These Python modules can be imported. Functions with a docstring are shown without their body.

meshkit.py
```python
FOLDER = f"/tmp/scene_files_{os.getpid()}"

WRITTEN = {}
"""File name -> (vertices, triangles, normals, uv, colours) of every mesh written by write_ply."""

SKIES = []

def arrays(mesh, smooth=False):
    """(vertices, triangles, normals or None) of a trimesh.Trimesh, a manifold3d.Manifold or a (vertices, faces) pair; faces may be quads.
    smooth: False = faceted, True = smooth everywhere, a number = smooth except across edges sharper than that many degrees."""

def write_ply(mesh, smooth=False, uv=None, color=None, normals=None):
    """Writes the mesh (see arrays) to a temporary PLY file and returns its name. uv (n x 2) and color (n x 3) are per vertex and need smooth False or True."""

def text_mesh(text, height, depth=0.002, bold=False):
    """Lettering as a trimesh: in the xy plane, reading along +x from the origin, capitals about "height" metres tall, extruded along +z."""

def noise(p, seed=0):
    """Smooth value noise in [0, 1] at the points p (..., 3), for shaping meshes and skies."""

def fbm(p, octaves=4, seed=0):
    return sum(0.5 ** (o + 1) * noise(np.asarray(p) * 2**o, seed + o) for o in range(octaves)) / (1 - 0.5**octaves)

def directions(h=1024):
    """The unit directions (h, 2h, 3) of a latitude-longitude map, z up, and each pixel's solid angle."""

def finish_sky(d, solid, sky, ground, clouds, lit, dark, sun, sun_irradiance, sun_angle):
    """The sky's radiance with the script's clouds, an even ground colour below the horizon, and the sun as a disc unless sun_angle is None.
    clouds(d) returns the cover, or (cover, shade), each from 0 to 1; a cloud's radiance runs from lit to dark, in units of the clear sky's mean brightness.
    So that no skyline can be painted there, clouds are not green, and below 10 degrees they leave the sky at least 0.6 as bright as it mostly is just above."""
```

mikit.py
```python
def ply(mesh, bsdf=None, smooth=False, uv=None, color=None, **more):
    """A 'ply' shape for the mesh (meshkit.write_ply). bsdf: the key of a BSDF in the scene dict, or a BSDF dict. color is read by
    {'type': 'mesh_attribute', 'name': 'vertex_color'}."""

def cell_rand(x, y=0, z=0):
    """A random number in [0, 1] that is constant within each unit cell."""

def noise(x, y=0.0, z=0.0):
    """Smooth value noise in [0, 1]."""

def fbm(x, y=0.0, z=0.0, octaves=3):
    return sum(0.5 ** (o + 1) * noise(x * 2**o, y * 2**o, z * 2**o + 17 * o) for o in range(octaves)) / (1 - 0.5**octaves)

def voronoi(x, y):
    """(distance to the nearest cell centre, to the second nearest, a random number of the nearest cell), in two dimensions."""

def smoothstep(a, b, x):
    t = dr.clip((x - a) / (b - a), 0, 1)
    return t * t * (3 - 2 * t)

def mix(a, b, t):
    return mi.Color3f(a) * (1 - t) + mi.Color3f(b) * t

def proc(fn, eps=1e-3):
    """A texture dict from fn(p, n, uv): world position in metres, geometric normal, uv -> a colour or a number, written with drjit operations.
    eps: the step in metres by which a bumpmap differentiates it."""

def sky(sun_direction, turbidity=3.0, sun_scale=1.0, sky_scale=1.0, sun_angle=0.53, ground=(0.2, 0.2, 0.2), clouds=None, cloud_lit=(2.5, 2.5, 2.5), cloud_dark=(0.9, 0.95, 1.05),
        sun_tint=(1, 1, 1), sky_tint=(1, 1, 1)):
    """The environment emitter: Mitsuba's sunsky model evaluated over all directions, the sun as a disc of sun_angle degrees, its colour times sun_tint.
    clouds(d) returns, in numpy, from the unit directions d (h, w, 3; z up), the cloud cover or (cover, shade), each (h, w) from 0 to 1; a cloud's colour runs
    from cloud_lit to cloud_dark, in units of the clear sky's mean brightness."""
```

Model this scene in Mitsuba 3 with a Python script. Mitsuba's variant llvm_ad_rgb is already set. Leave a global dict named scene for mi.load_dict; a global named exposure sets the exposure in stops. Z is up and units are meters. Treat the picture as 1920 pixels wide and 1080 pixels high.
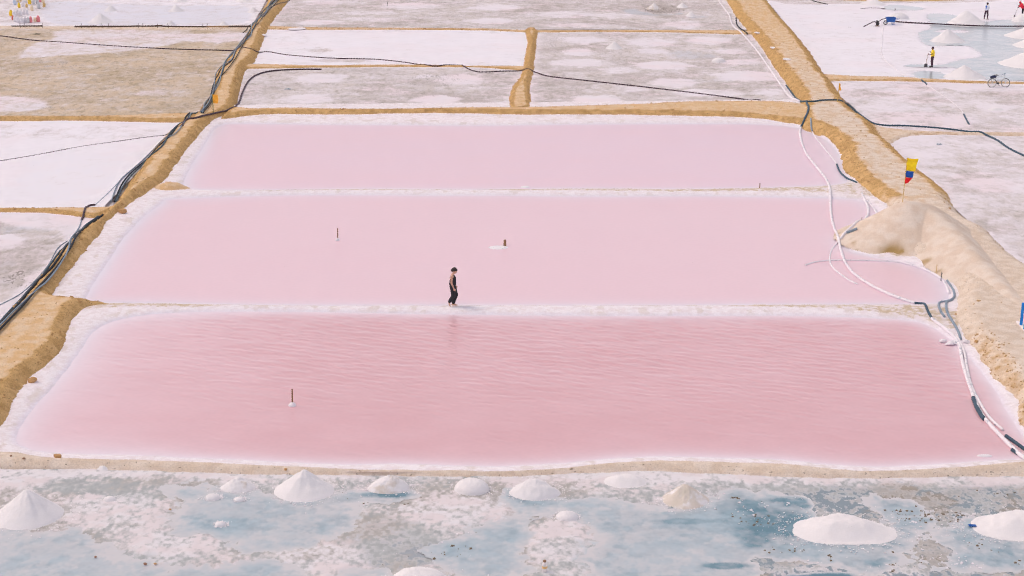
import math
import numpy as np, trimesh, manifold3d as m3, shapely
from scipy.spatial import cKDTree
from scipy.ndimage import gaussian_filter
import drjit as dr
import mitsuba as mi
import mikit, meshkit

# ------------------------------------------------------------------ camera, sky, exposure
F, CAM_H, HORIZON = 2900.0, 20.3, -360.0
PX = F / 1920 * 1024                # focal length in pixels of the finished picture
PITCH = math.atan((540 - HORIZON) / F)
CP, SP = math.cos(PITCH), math.sin(PITCH)
T = mi.ScalarTransform4f
scene, labels = {}, {}
scene['camera'] = {'type': 'perspective', 'fov': 2 * math.degrees(math.atan(960 / F)), 'fov_axis': 'x',
                   'near_clip': 0.5, 'far_clip': 6000.0,
                   'to_world': T().look_at(origin=[0, 0, CAM_H], target=[0, CP, CAM_H - SP], up=[0, 0, 1])}


SUN = np.array([-0.60, 0.20, 0.76]) / np.linalg.norm([-0.60, 0.20, 0.76])


def overcast(d):                    # thin bright haze: palest low down all round and near the veiled sun, greyer overhead
    c = meshkit.fbm(d * np.array([2.2, 2.2, 4.0]), octaves=4, seed=5)
    glow = np.exp(-np.arccos(np.clip(d @ SUN, -1, 1)) / 0.5)
    return np.ones(d.shape[:2]), np.clip(1.15 * np.clip(d[..., 2], 0, 1) ** 0.6 - 0.10 - 0.5 * glow + (c - 0.5) * 0.4, 0, 1)


scene['sky'] = mikit.sky(SUN, turbidity=4, sun_scale=0.50, sun_angle=24.0, clouds=overcast,
                         cloud_lit=(3.30, 3.20, 3.50), cloud_dark=(1.45, 1.44, 1.64), sun_tint=(0.98, 0.96, 1.04), ground=(0.5, 0.46, 0.46))
exposure = 1.30

# ------------------------------------------------------------------ helpers: places on the ground
def G(pts, z=0.0):
    """The places on the level z that are seen in these directions of the survey photograph (1920 wide)."""
    p = np.atleast_2d(np.asarray(pts, float))
    a, b = (p[:, 0] - 960) / F, (p[:, 1] - 540) / F
    t = (CAM_H - z) / (SP + b * CP)
    return np.stack([a * t, (CP - b * SP) * t], 1)


def metres_per_px(py):
    return CAM_H / (CP * (py - HORIZON)) * 1.0


def smooth_line(p, n=8, closed=False):
    """Catmull-Rom through the points."""
    p = np.asarray(p, float)
    if closed:
        q = np.vstack([p[-1:], p, p[:2]])
    else:
        q = np.vstack([2 * p[:1] - p[1:2], p, 2 * p[-1:] - p[-2:-1]])
    t = np.linspace(0, 1, n, endpoint=False)[:, None]
    out = []
    for i in range(len(q) - 3):
        a, b, c, d = q[i:i + 4]
        out.append(0.5 * (2 * b + (c - a) * t + (2 * a - 5 * b + 4 * c - d) * t ** 2 + (3 * b - a - 3 * c + d) * t ** 3))
    if not closed:
        out.append(p[-1:])
    return np.vstack(out)


class Area:
    """A closed outline on the ground with a signed distance (positive inside)."""

    def __init__(self, px, smooth=True, push=(0, 0)):
        # a third number is the height of a crest that is seen there; its foot lies hidden a little behind
        q = np.vstack([G([p[:2]], p[2] if len(p) > 2 else 0.0) + (np.array([push]) if len(p) > 2 else 0) for p in px])
        self.ring = smooth_line(q, 8, True) if smooth else q
        self.poly = shapely.make_valid(shapely.Polygon(self.ring))
        n = np.maximum(1, (np.linalg.norm(np.roll(self.ring, -1, 0) - self.ring, axis=1) / 0.06).astype(int))
        dense = [a + (b - a) * (np.arange(k) / k)[:, None] for a, b, k in zip(self.ring, np.roll(self.ring, -1, 0), n)]
        self.tree = cKDTree(np.vstack(dense))
        shapely.prepare(self.poly)
        self.box = (*self.ring.min(0), *self.ring.max(0))

    def sd(self, x, y, reach=3.0):
        """Signed distance; beyond reach outside it is -reach."""
        out = np.full(x.shape, -reach)
        m = (x > self.box[0] - reach) & (x < self.box[2] + reach) & (y > self.box[1] - reach) & (y < self.box[3] + reach)
        if m.any():
            q = np.stack([x[m], y[m]], -1)
            d, _ = self.tree.query(q)
            out[m] = np.where(shapely.contains_xy(self.poly, q[:, 0], q[:, 1]), d, -np.minimum(d, reach))
        return out


def N(x, y, s, octaves=3, seed=0, sy=None):
    """fbm noise about zero, -1 to 1, with features s metres across."""
    return 2 * meshkit.fbm(np.stack([x / s, y / (sy or s), np.zeros_like(x) + seed * 7.3], -1), octaves, seed) - 1


def sstep(a, b, x):
    t = np.clip((x - a) / (b - a), 0, 1)
    return t * t * (3 - 2 * t)


def spaced(y0, y1, k):
    """Rows from y0 to y1, as fine as the eye can tell from the survey height (k = rows per pixel)."""
    ys = [y0]
    while ys[-1] < y1:
        ys.append(ys[-1] + k * (max(ys[-1], 5) ** 2 + CAM_H ** 2) / CAM_H / PX)
    return np.array(ys)


def sheet(xs, ys, z, keep, uv=None):
    """Grid mesh of the cells whose corners are all kept; returns (mesh, uv, used vertex index)."""
    ny, nx = z.shape
    idx = np.arange(ny * nx).reshape(ny, nx)
    k = keep[:-1, :-1] & keep[1:, :-1] & keep[:-1, 1:] & keep[1:, 1:]
    q = np.stack([idx[:-1, :-1], idx[:-1, 1:], idx[1:, 1:], idx[1:, :-1]], -1)[k]
    used, inv = np.unique(q, return_inverse=True)
    q = inv.reshape(-1, 4)
    X, Y = np.meshgrid(xs, ys)
    v = np.stack([X.ravel(), Y.ravel(), z.ravel()], 1)[used]
    u = None if uv is None else np.stack([uv[0].ravel(), uv[1].ravel()], 1)[used]
    return (v, q), u, used


def put(key, mesh, bsdf, smooth=False, uv=None, **more):
    scene[key] = mikit.ply(mesh, bsdf, smooth=smooth, uv=uv, **more)
    return key


def tag(key, label, cat=None, group=None, kind=None):
    labels[key] = {'label': label}
    for k, v in (('category', cat), ('group', group), ('kind', kind)):
        if v:
            labels[key][k] = v
    return key


def numbered(name):
    taken = lambda k: k in scene or k in labels or any(q.startswith(k + '__') for q in scene)
    if not taken(name):
        return name
    i = 1
    while taken(f'{name}_{i:03d}'):
        i += 1
    return f'{name}_{i:03d}'


# ------------------------------------------------------------------ materials
def C(*rgb):
    return mi.Color3f(*[float(v) for v in rgb])


def diffuse(key, fn):
    scene[key] = {'type': 'twosided', 'bsdf': {'type': 'diffuse', 'reflectance': mikit.proc(fn)}}


def plain(key, rgb, rough=0.6, spec=0.4, metallic=0.0, two=True):
    """A solid colour with slight mottling and dust."""
    def fn(p, n, uv):
        f = mikit.fbm(p.x * 9 + 3, p.y * 9, p.z * 9, 3)
        return C(*rgb) * (0.78 + 0.44 * f) + 0.015 * f
    b = {'type': 'principled', 'base_color': mikit.proc(fn), 'roughness': rough, 'specular': spec, 'metallic': metallic}
    scene[key] = {'type': 'twosided', 'bsdf': b} if two else b
    return key


def pan_material(key, mud, mud2, salt, wet, dark=(0.16, 0.13, 0.10), q=1.0, pink=0.4):
    """Salt crust over mud. uv.x: how much crust; uv.y: above 0 damp, below 0 dark algae and mud crumbs."""
    def fn(p, n, uv):
        s, w = uv.x, uv.y
        f1 = mikit.fbm(p.x * 1.1 * q, p.y * 1.15 * q, 1.0, 3) * 0.55 + mikit.fbm(p.x * 4.1 * q, p.y * 2.6 * q, 6.0, 3) * 0.45
        f2 = mikit.fbm(p.x * 0.30 * q + 9, p.y * 0.36 * q, 4.0, 3)
        f3 = mikit.noise(p.x * 13 * q, p.y * 7 * q, 2.0)
        m = mikit.mix(C(*mud), C(*mud2), mikit.smoothstep(0.35, 0.65, f2 + 0.35 * (f1 - 0.5)))
        m = m * (0.93 + 0.14 * f3)
        t = mikit.smoothstep(0.12, 0.88, s + 0.95 * (f1 - 0.5) + 0.10 * (f3 - 0.5))
        sp = mikit.fbm(p.x * 3.2 * q, p.y * 1.9 * q, 11.0, 4)
        m = mikit.mix(m, C(mud2[0] * 0.66, mud2[1] * 0.66, mud2[2] * 0.60), 0.45 * mikit.smoothstep(0.54, 0.68, sp))
        sc = C(*salt) * (0.94 + 0.10 * f1)
        sc = mikit.mix(sc, C(0.86, 0.71, 0.74), pink * mikit.smoothstep(0.45, 0.75, f2))
        c = mikit.mix(m, sc, t)
        c = mikit.mix(c, mikit.mix(c, C(*wet), 0.85), mikit.smoothstep(0.1, 0.9, w + 0.5 * (f1 - 0.5)))
        k = mikit.smoothstep(0.50, 0.66, f1 * 0.7 + f3 * 0.45 - 0.12 + 0.25 * dr.clip(-w - 0.4, -0.4, 0.5)) * mikit.smoothstep(0.05, 0.5, -w)
        return mikit.mix(c, C(*dark), k * 0.85)
    diffuse(key, fn)


pan_material('mat_pan_grey', (0.60, 0.55, 0.53), (0.48, 0.44, 0.42), (0.80, 0.76, 0.81), (0.50, 0.55, 0.63))
pan_material('mat_pan_beige', (0.60, 0.49, 0.375), (0.50, 0.41, 0.30), (0.78, 0.74, 0.79), (0.48, 0.50, 0.54))
pan_material('mat_pan_white', (0.66, 0.60, 0.60), (0.60, 0.54, 0.53), (0.84, 0.82, 0.88), (0.62, 0.66, 0.78), pink=0.15)

def near_fn(p, n, uv):           # the wet foreground pan: pink white crust, grey mud, dark algae films (uv as in pan_material)
    s, w = uv.x, uv.y
    f1 = mikit.fbm(p.x * 1.7, p.y * 1.9, 1.0, 4)
    f2 = mikit.fbm(p.x * 0.5 + 9, p.y * 0.6, 4.0, 3)
    f3 = mikit.fbm(p.x * 8.0, p.y * 6.0, 2.0, 4)
    m = mikit.mix(C(0.45, 0.475, 0.485), C(0.455, 0.44, 0.425), mikit.smoothstep(0.38, 0.62, f2 + 0.5 * (f3 - 0.5))) * (0.80 + 0.40 * f3)
    t = mikit.smoothstep(0.16, 0.86, s + 0.8 * (f1 - 0.5) + 0.95 * (f3 - 0.5))
    sc = mikit.mix(C(0.76, 0.735, 0.765), C(0.735, 0.68, 0.70), mikit.smoothstep(0.42, 0.66, f1)) * (0.93 + 0.14 * f3)
    c = mikit.mix(m, sc, t)
    c = mikit.mix(c, C(0.40, 0.50, 0.56), 0.85 * mikit.smoothstep(0.05, 0.7, w + 0.6 * (f3 - 0.5)))
    al = mikit.smoothstep(0.02, 0.5, -w)
    film = mikit.mix(C(0.19, 0.27, 0.32), C(0.29, 0.265, 0.22), mikit.smoothstep(0.54, 0.68, f2 * 0.6 + f1 * 0.4))
    return mikit.mix(c, film, al * 0.85 * mikit.smoothstep(0.50, 0.64, 0.6 * f3 + 0.4 * f1 + 0.06 * dr.clip(-w, 0, 1)))


diffuse('mat_pan_near', near_fn)


def crust_fn(p, n, uv):          # salt banks of the pink ponds: uv.x bare sandy soil, uv.y damp edge
    f1 = mikit.fbm(p.x * 6, p.y * 6, p.z * 6, 4)
    f2 = mikit.noise(p.x * 27, p.y * 27, p.z * 27)
    c = mikit.mix(C(0.80, 0.73, 0.76), C(0.86, 0.82, 0.86), mikit.smoothstep(0.35, 0.62, f1))
    soil = mikit.mix(C(0.52, 0.41, 0.28), C(0.66, 0.56, 0.44), f2)
    c = mikit.mix(c, soil, mikit.smoothstep(0.30, 0.62, uv.x + 0.9 * (f1 - 0.5) + 0.2 * (f2 - 0.5)))
    grit = mikit.smoothstep(0.60, 0.72, mikit.fbm(p.x * 2.4, p.y * 1.6, 5.0, 4))
    c = mikit.mix(c, C(0.66, 0.58, 0.52), 0.45 * grit)
    c = mikit.mix(c, C(0.76, 0.70, 0.82), 0.6 * uv.y)
    return c * (0.95 + 0.10 * f2)


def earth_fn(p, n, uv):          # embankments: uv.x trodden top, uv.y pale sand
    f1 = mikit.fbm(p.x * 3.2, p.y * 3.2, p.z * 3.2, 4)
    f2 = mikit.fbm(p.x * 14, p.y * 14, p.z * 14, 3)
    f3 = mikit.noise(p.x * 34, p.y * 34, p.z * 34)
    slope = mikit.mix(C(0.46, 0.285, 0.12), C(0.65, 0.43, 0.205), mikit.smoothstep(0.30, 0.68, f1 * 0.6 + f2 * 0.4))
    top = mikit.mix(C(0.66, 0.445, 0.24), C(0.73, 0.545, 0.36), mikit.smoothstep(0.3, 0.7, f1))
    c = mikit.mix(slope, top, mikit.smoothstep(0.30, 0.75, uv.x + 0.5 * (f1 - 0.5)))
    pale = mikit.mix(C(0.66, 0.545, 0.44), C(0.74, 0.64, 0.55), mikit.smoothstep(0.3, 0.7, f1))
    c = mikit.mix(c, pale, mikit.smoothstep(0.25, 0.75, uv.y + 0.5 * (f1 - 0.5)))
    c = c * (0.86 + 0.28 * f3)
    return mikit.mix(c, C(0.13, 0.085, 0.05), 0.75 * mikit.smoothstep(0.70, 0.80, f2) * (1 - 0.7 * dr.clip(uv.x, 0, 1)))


def sand_fn(p, n, uv):
    f1 = mikit.fbm(p.x * 2.2, p.y * 2.2, p.z * 2.2, 4)
    f3 = mikit.noise(p.x * 30, p.y * 30, p.z * 30)
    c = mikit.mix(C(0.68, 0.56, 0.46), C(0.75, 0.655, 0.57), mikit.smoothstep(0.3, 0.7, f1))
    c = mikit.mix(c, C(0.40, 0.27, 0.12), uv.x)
    return c * (0.93 + 0.14 * f3)


def heap_fn(p, n, uv):
    f1 = mikit.fbm(p.x * 7, p.y * 7, p.z * 7, 4)
    f3 = mikit.noise(p.x * 40, p.y * 40, p.z * 40)
    c = mikit.mix(C(0.84, 0.82, 0.84), C(0.80, 0.77, 0.78), f1)
    dirt = mikit.mix(C(0.60, 0.55, 0.46), C(0.74, 0.66, 0.62), f1)
    c = mikit.mix(c, dirt, mikit.smoothstep(0.4, 0.7, uv.x + 0.6 * (f1 - 0.5)))
    return c * (0.96 + 0.06 * f3)


def beyond_fn(p, n, uv):         # salt flats round the works
    f1 = mikit.fbm(p.x * 0.35, p.y * 0.35, 0.0, 4)
    f2 = mikit.fbm(p.x * 3.0, p.y * 3.0, 3.0, 3)
    return mikit.mix(C(0.50, 0.43, 0.36), C(0.78, 0.73, 0.77), mikit.smoothstep(0.35, 0.62, f1 * 0.7 + f2 * 0.3))


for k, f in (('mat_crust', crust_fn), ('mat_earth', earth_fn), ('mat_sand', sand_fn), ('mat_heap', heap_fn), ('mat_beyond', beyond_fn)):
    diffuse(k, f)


def water(key, shallow, deep, deeper, rough, veil=0.0):
    """Turbid brine: uv.x is how deep the brine is (0 to 1), uv.y how thick its colour."""
    def fn(p, n, uv):
        f1 = mikit.fbm(p.x * 0.5, p.y * 0.7, 2.0, 3)
        f2 = mikit.noise(p.x * 11, p.y * 16, 5.0)
        d = uv.x
        uy = uv.y + 0.5 * (f1 - 0.5)
        if veil:
            v1 = mikit.fbm(p.x * 0.9 + 3 * f1, p.y * 1.1, 7.0, 3) * 0.6 + mikit.fbm(p.x * 5.0, p.y * 4.0, 9.0, 4) * 0.4
            d = d - veil * mikit.smoothstep(0.44, 0.62, v1)
            uy = uv.y + 0.9 * (mikit.fbm(p.x * 3.0, p.y * 3.6, 3.0, 4) - 0.5)
        c = mikit.mix(C(*shallow), mikit.mix(C(*deep), C(*deeper), dr.clip(uy, 0, 1)), dr.clip(d, 0, 1))
        return c * (0.985 + 0.03 * f2)
    scene[key] = {'type': 'twosided', 'bsdf': {'type': 'roughplastic', 'int_ior': 1.39, 'alpha': rough, 'nonlinear': False,
                                               'diffuse_reflectance': mikit.proc(fn)}}


water('mat_brine_back', (0.80, 0.75, 0.85), (0.84, 0.595, 0.675), (0.82, 0.61, 0.715), 0.12)
water('mat_brine_mid', (0.80, 0.75, 0.85), (0.84, 0.59, 0.66), (0.84, 0.61, 0.68), 0.12)
water('mat_brine_front', (0.82, 0.72, 0.80), (0.79, 0.53, 0.585), (0.705, 0.42, 0.46), 0.045)
water('mat_brine_blue', (0.62, 0.615, 0.64), (0.375, 0.49, 0.56), (0.11, 0.23, 0.30), 0.05, 0.34)

# ------------------------------------------------------------------ the embankments (outlines at their foot)
dykes = []


def dyke(key, label, px, crest, slope, pale=0.0, rough=0.16, top=1.0, back=(0, 0), push=(0, 0.5)):
    """back: which of the outline's points (from, to) are seen on the crest, not at the foot."""
    px = [(*p, crest * 0.85) if back[0] <= i < back[1] else p for i, p in enumerate(px)]
    dykes.append(dict(key=key, area=Area(px, push=(push[0] * slope, push[1] * slope)), crest=crest, slope=slope, pale=pale, rough=rough, top=top))
    tag(key, label, 'embankment', kind='structure')


dyke('earth_embankment', 'wide orange earth embankment along the left of the pink ponds, with hoses along it',
     [(560, -40), (543, 0), (510, 43), (500, 63), (480, 113), (463, 130), (450, 173), (443, 205), (425, 220), (400, 231), (382, 250), (347, 293), (318, 335), (300, 352), (255, 383),
      (214, 413), (190, 445), (167, 471), (125, 527), (108, 563), (150, 571), (215, 574), (170, 582), (146, 602), (133, 627), (120, 660), (92, 692), (67, 712), (36, 753), (17, 787), (0, 812), (-60, 880),
      (-400, 900), (-260, 760), (-120, 690), (-40, 635), (0, 604), (42, 557), (83, 510), (133, 452), (180, 412), (205, 392), (228, 368), (247, 340), (277, 300), (300, 267), (333, 233), (367, 213), (392, 185), (407, 165), (415, 127),
      (440, 97), (457, 80), (474, 50), (506, 0), (525, -40)], 0.55, 0.75, back=(34, 56), push=(-0.5, 0.1))
dyke('earth_embankment_001', 'orange earth embankment across the picture behind the farthest pink pond',
     [(430, 208, 0.08), (480, 210, 0.1), (530, 208, 0.12), (620, 209, 0.14), (713, 209, 0.17), (813, 206, 0.21), (913, 203, 0.26), (1000, 202, 0.29), (1093, 199, 0.32), (1227, 193, 0.36), (1330, 189, 0.36), (1427, 189, 0.36), (1500, 193, 0.36), (1560, 215), (1545, 255), (1505, 240), (1493, 237), (1427, 228), (1360, 224),
      (1227, 221), (1093, 220), (980, 220), (813, 217), (647, 220), (530, 219), (480, 221), (410, 228)], 0.42, 0.9)
dyke('earth_embankment_002', 'broad earth track on an embankment running down the right side of the pink ponds',
     [(1330, -40), (1360, 0), (1380, 33), (1403, 60), (1427, 90), (1453, 130), (1483, 173), (1496, 200), (1500, 236), (1527, 250), (1552, 262), (1574, 287), (1582, 317), (1594, 334), (1604, 344), (1615, 357), (1624, 365), (1646, 380), (1662, 394),
      (1640, 412), (1608, 436), (1603, 448), (1630, 465), (1692, 481), (1733, 494), (1758, 506), (1777, 524), (1791, 545), (1790, 570), (1787, 602), (1800, 630), (1819, 655), (1847, 690), (1872, 728), (1900, 756), (1906, 785), (1920, 810), (1990, 860),
      (2400, 860), (2400, 640), (2050, 560), (1920, 500), (1886, 471), (1850, 438), (1811, 416), (1789, 388), (1775, 363), (1728, 327), (1690, 294), (1678, 281), (1655, 262), (1633, 233), (1606, 217), (1581, 189), (1561, 158), (1544, 139), (1525, 108),
      (1492, 66), (1460, 30), (1437, 0), (1410, -40)], 0.60, 1.0)
dyke('earth_embankment_003', 'short crooked earth embankment between the two patchy pans behind the pink ponds',
     [(985, 57), (1008, 58), (1006, 85), (1004, 110), (1000, 140), (995, 163), (996, 185), (994, 206), (953, 207), (955, 185), (960, 165), (973, 148), (980, 130), (984, 105), (988, 80)], 0.30, 0.55)
dyke('earth_bund', 'thin low earth bund behind the white rectangular pan, far centre',
     [(505, 49), (600, 51), (750, 52), (900, 53), (985, 56), (1100, 56), (1250, 56), (1395, 57), (1410, 64), (1250, 62), (1100, 61), (1000, 62), (900, 58), (750, 57), (600, 57), (500, 56)], 0.14, 0.35, pale=0.3, back=(0, 9))
dyke('earth_bund_001', 'thin low earth bund in front of the white rectangular pan, under a dark hose',
     [(462, 120), (600, 122), (700, 121), (800, 121), (900, 123), (985, 124), (985, 131), (900, 128), (800, 127), (700, 127), (600, 128), (462, 130)], 0.16, 0.38, pale=0.3, back=(0, 7))
dyke('earth_bund_002', 'ragged earth bund on the left between the beige pan and the white pan',
     [(-300, 214), (0, 217), (150, 217), (250, 215), (350, 212), (372, 216), (345, 231), (250, 230), (150, 228), (0, 229), (-300, 230)], 0.30, 0.5, back=(0, 6))
dyke('earth_bund_003', 'narrow sandy bund at the left edge in front of the bright white pan',
     [(-300, 386), (0, 389), (100, 389), (190, 388), (225, 385), (205, 405), (170, 411), (100, 403), (0, 400), (-300, 398)], 0.22, 0.5, pale=0.25, back=(0, 5))
dyke('earth_bund_004', 'thin bund at the far left with dark timber along its edge',
     [(-200, 46), (0, 48), (140, 49), (300, 50), (470, 47), (470, 56), (300, 56), (140, 56), (0, 55), (-200, 54)], 0.12, 0.4, pale=0.7, back=(0, 5))
dyke('earth_bund_005', 'narrow earth bund in front of the man in yellow, top right',
     [(1535, 139), (1600, 142), (1690, 144), (1770, 149), (1850, 152), (2100, 156), (2100, 162), (1850, 158), (1770, 156), (1690, 154), (1600, 153), (1540, 154)], 0.18, 0.4, pale=0.35, back=(0, 6))
dyke('earth_bund_006', 'beige bund on the right with a long dark hose lying along it',
     [(1625, 228), (1660, 238), (1720, 244), (1800, 247), (1900, 248), (2150, 250), (2150, 262), (1900, 257), (1800, 255), (1720, 256), (1690, 262), (1668, 272), (1645, 262)], 0.16, 0.45, pale=0.6, back=(0, 6))
dyke('earth_bund_007', 'thin beige bund at the top right edge of the picture',
     [(1430, -10), (1500, -3), (1600, 2), (1740, 3), (1830, -1), (1850, -8), (1850, -14), (1740, -4), (1600, -5), (1500, -12), (1430, -25)], 0.15, 0.4, pale=0.3)
dyke('earth_bund_008', 'long pale sandy bund across the foreground in front of the nearest pink pond',
     [(-120, 846), (20, 846), (60, 852), (110, 858), (250, 860), (350, 864), (450, 869), (560, 874), (680, 878), (850, 880), (950, 881), (1050, 876), (1130, 868), (1230, 863), (1330, 864), (1450, 867), (1560, 877), (1640, 882), (1750, 877), (1860, 869), (1940, 862), (2100, 858),
      (2100, 898), (1900, 896), (1700, 900), (1560, 900), (1400, 894), (1250, 889), (1100, 890), (950, 896), (820, 896), (680, 894), (500, 894), (380, 890), (250, 886), (110, 881), (0, 878), (-120, 876)], 0.26, 0.45, pale=0.85, rough=0.10, back=(0, 22))


def dyke_height(x, y, fine=True):
    """(height, index of the dyke, trodden top, pale sand, distance to the nearest dyke foot)."""
    hs, ts = [], []
    wob = N(x, y, 0.9, 3, 3) * 0.7 + N(x, y, 0.28, 2, 4) * 0.3
    for d in dykes:
        s = d['area'].sd(x, y) + wob * d['rough']
        t = np.clip(s / d['slope'], 0, 1)
        hs.append(np.where(s > 0, d['crest'] * np.sin(t * np.pi / 2) ** 0.9, s * d['crest'] / d['slope'] * 1.3))
        ts.append(s)
    hs, ts = np.array(hs), np.array(ts)
    own = hs.argmax(0)
    w = np.exp((hs - hs.max(0)) / 0.06)
    h = hs.max(0) + 0.05 * np.log(w.sum(0))
    slope, pale, crest = (np.array([d[k] for d in dykes]) for k in ('slope', 'pale', 'crest'))
    w /= w.sum(0)
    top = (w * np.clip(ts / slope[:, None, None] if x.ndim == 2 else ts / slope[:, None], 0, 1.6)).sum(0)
    pl = np.tensordot(pale, w, (0, 0))
    amp = np.clip(h, 0, 0.4) / 0.4
    h = h + amp * (0.055 * N(x, y, 1.6, 3, 11) * np.clip(85 / y, 0, 1) + 0.045 * N(x, y, 0.32, 3, 12) * np.clip(1.6 - top, 0.15, 1) * np.clip(70 / y, 0, 1) ** 1.5)
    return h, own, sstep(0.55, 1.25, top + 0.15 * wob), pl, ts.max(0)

# ------------------------------------------------------------------ the pink ponds
POND_FRONT = Area([(300, 588), (420, 584), (600, 585), (750, 588), (900, 590), (1100, 592), (1300, 592), (1500, 592), (1650, 597), (1720, 604), (1756, 618), (1785, 640), (1815, 668), (1845, 705), (1868, 735), (1888, 772), (1915, 812), (1945, 850), (1905, 860),
                   (1860, 863), (1800, 868), (1700, 873), (1640, 875), (1560, 871), (1480, 863), (1400, 860), (1300, 857), (1230, 856), (1150, 860), (1050, 869), (950, 874), (850, 873), (750, 870), (650, 871), (550, 867), (450, 862), (330, 857), (250, 853), (150, 851), (90, 848), (48, 840),
                   (30, 822), (55, 775), (95, 730), (128, 690), (152, 655), (170, 628), (198, 608), (240, 596)])
POND_MID = Area([(330, 372), (500, 366), (650, 365), (800, 366), (950, 366), (1100, 368), (1300, 367), (1450, 369), (1560, 371), (1615, 376), (1643, 392), (1650, 405), (1630, 425), (1600, 440), (1578, 452), (1590, 468), (1630, 480), (1690, 491), (1735, 504), (1765, 525), (1778, 548), (1772, 566),
                 (1720, 571), (1600, 571), (1400, 572), (1250, 573), (1100, 573), (850, 573), (600, 573), (400, 571), (280, 569), (170, 566), (166, 548), (196, 500), (216, 470), (237, 440), (268, 408), (300, 384)])
POND_BACK = Area([(410, 236), (450, 231), (600, 233), (750, 234), (900, 235), (1050, 233), (1200, 232), (1300, 232), (1400, 232), (1480, 237), (1530, 252), (1562, 275), (1577, 300), (1587, 330), (1578, 345), (1500, 351), (1300, 355), (1100, 354), (900, 356), (700, 355), (500, 357), (390, 357), (348, 350),
                  (352, 322), (376, 283), (394, 254)])
BASIN = Area([(440, 200), (1000, 195), (1490, 190), (1560, 235), (1640, 330), (1720, 400), (1800, 500), (1850, 580), (1870, 640), (1960, 770), (2050, 876), (1860, 884), (1640, 896), (1560, 892), (1450, 884), (1230, 879), (1130, 884), (950, 894), (680, 893), (450, 886), (250, 878), (60, 872), (-120, 870), (-40, 780), (90, 640), (60, 560), (130, 470), (220, 385), (300, 310), (380, 230)], False)

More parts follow.
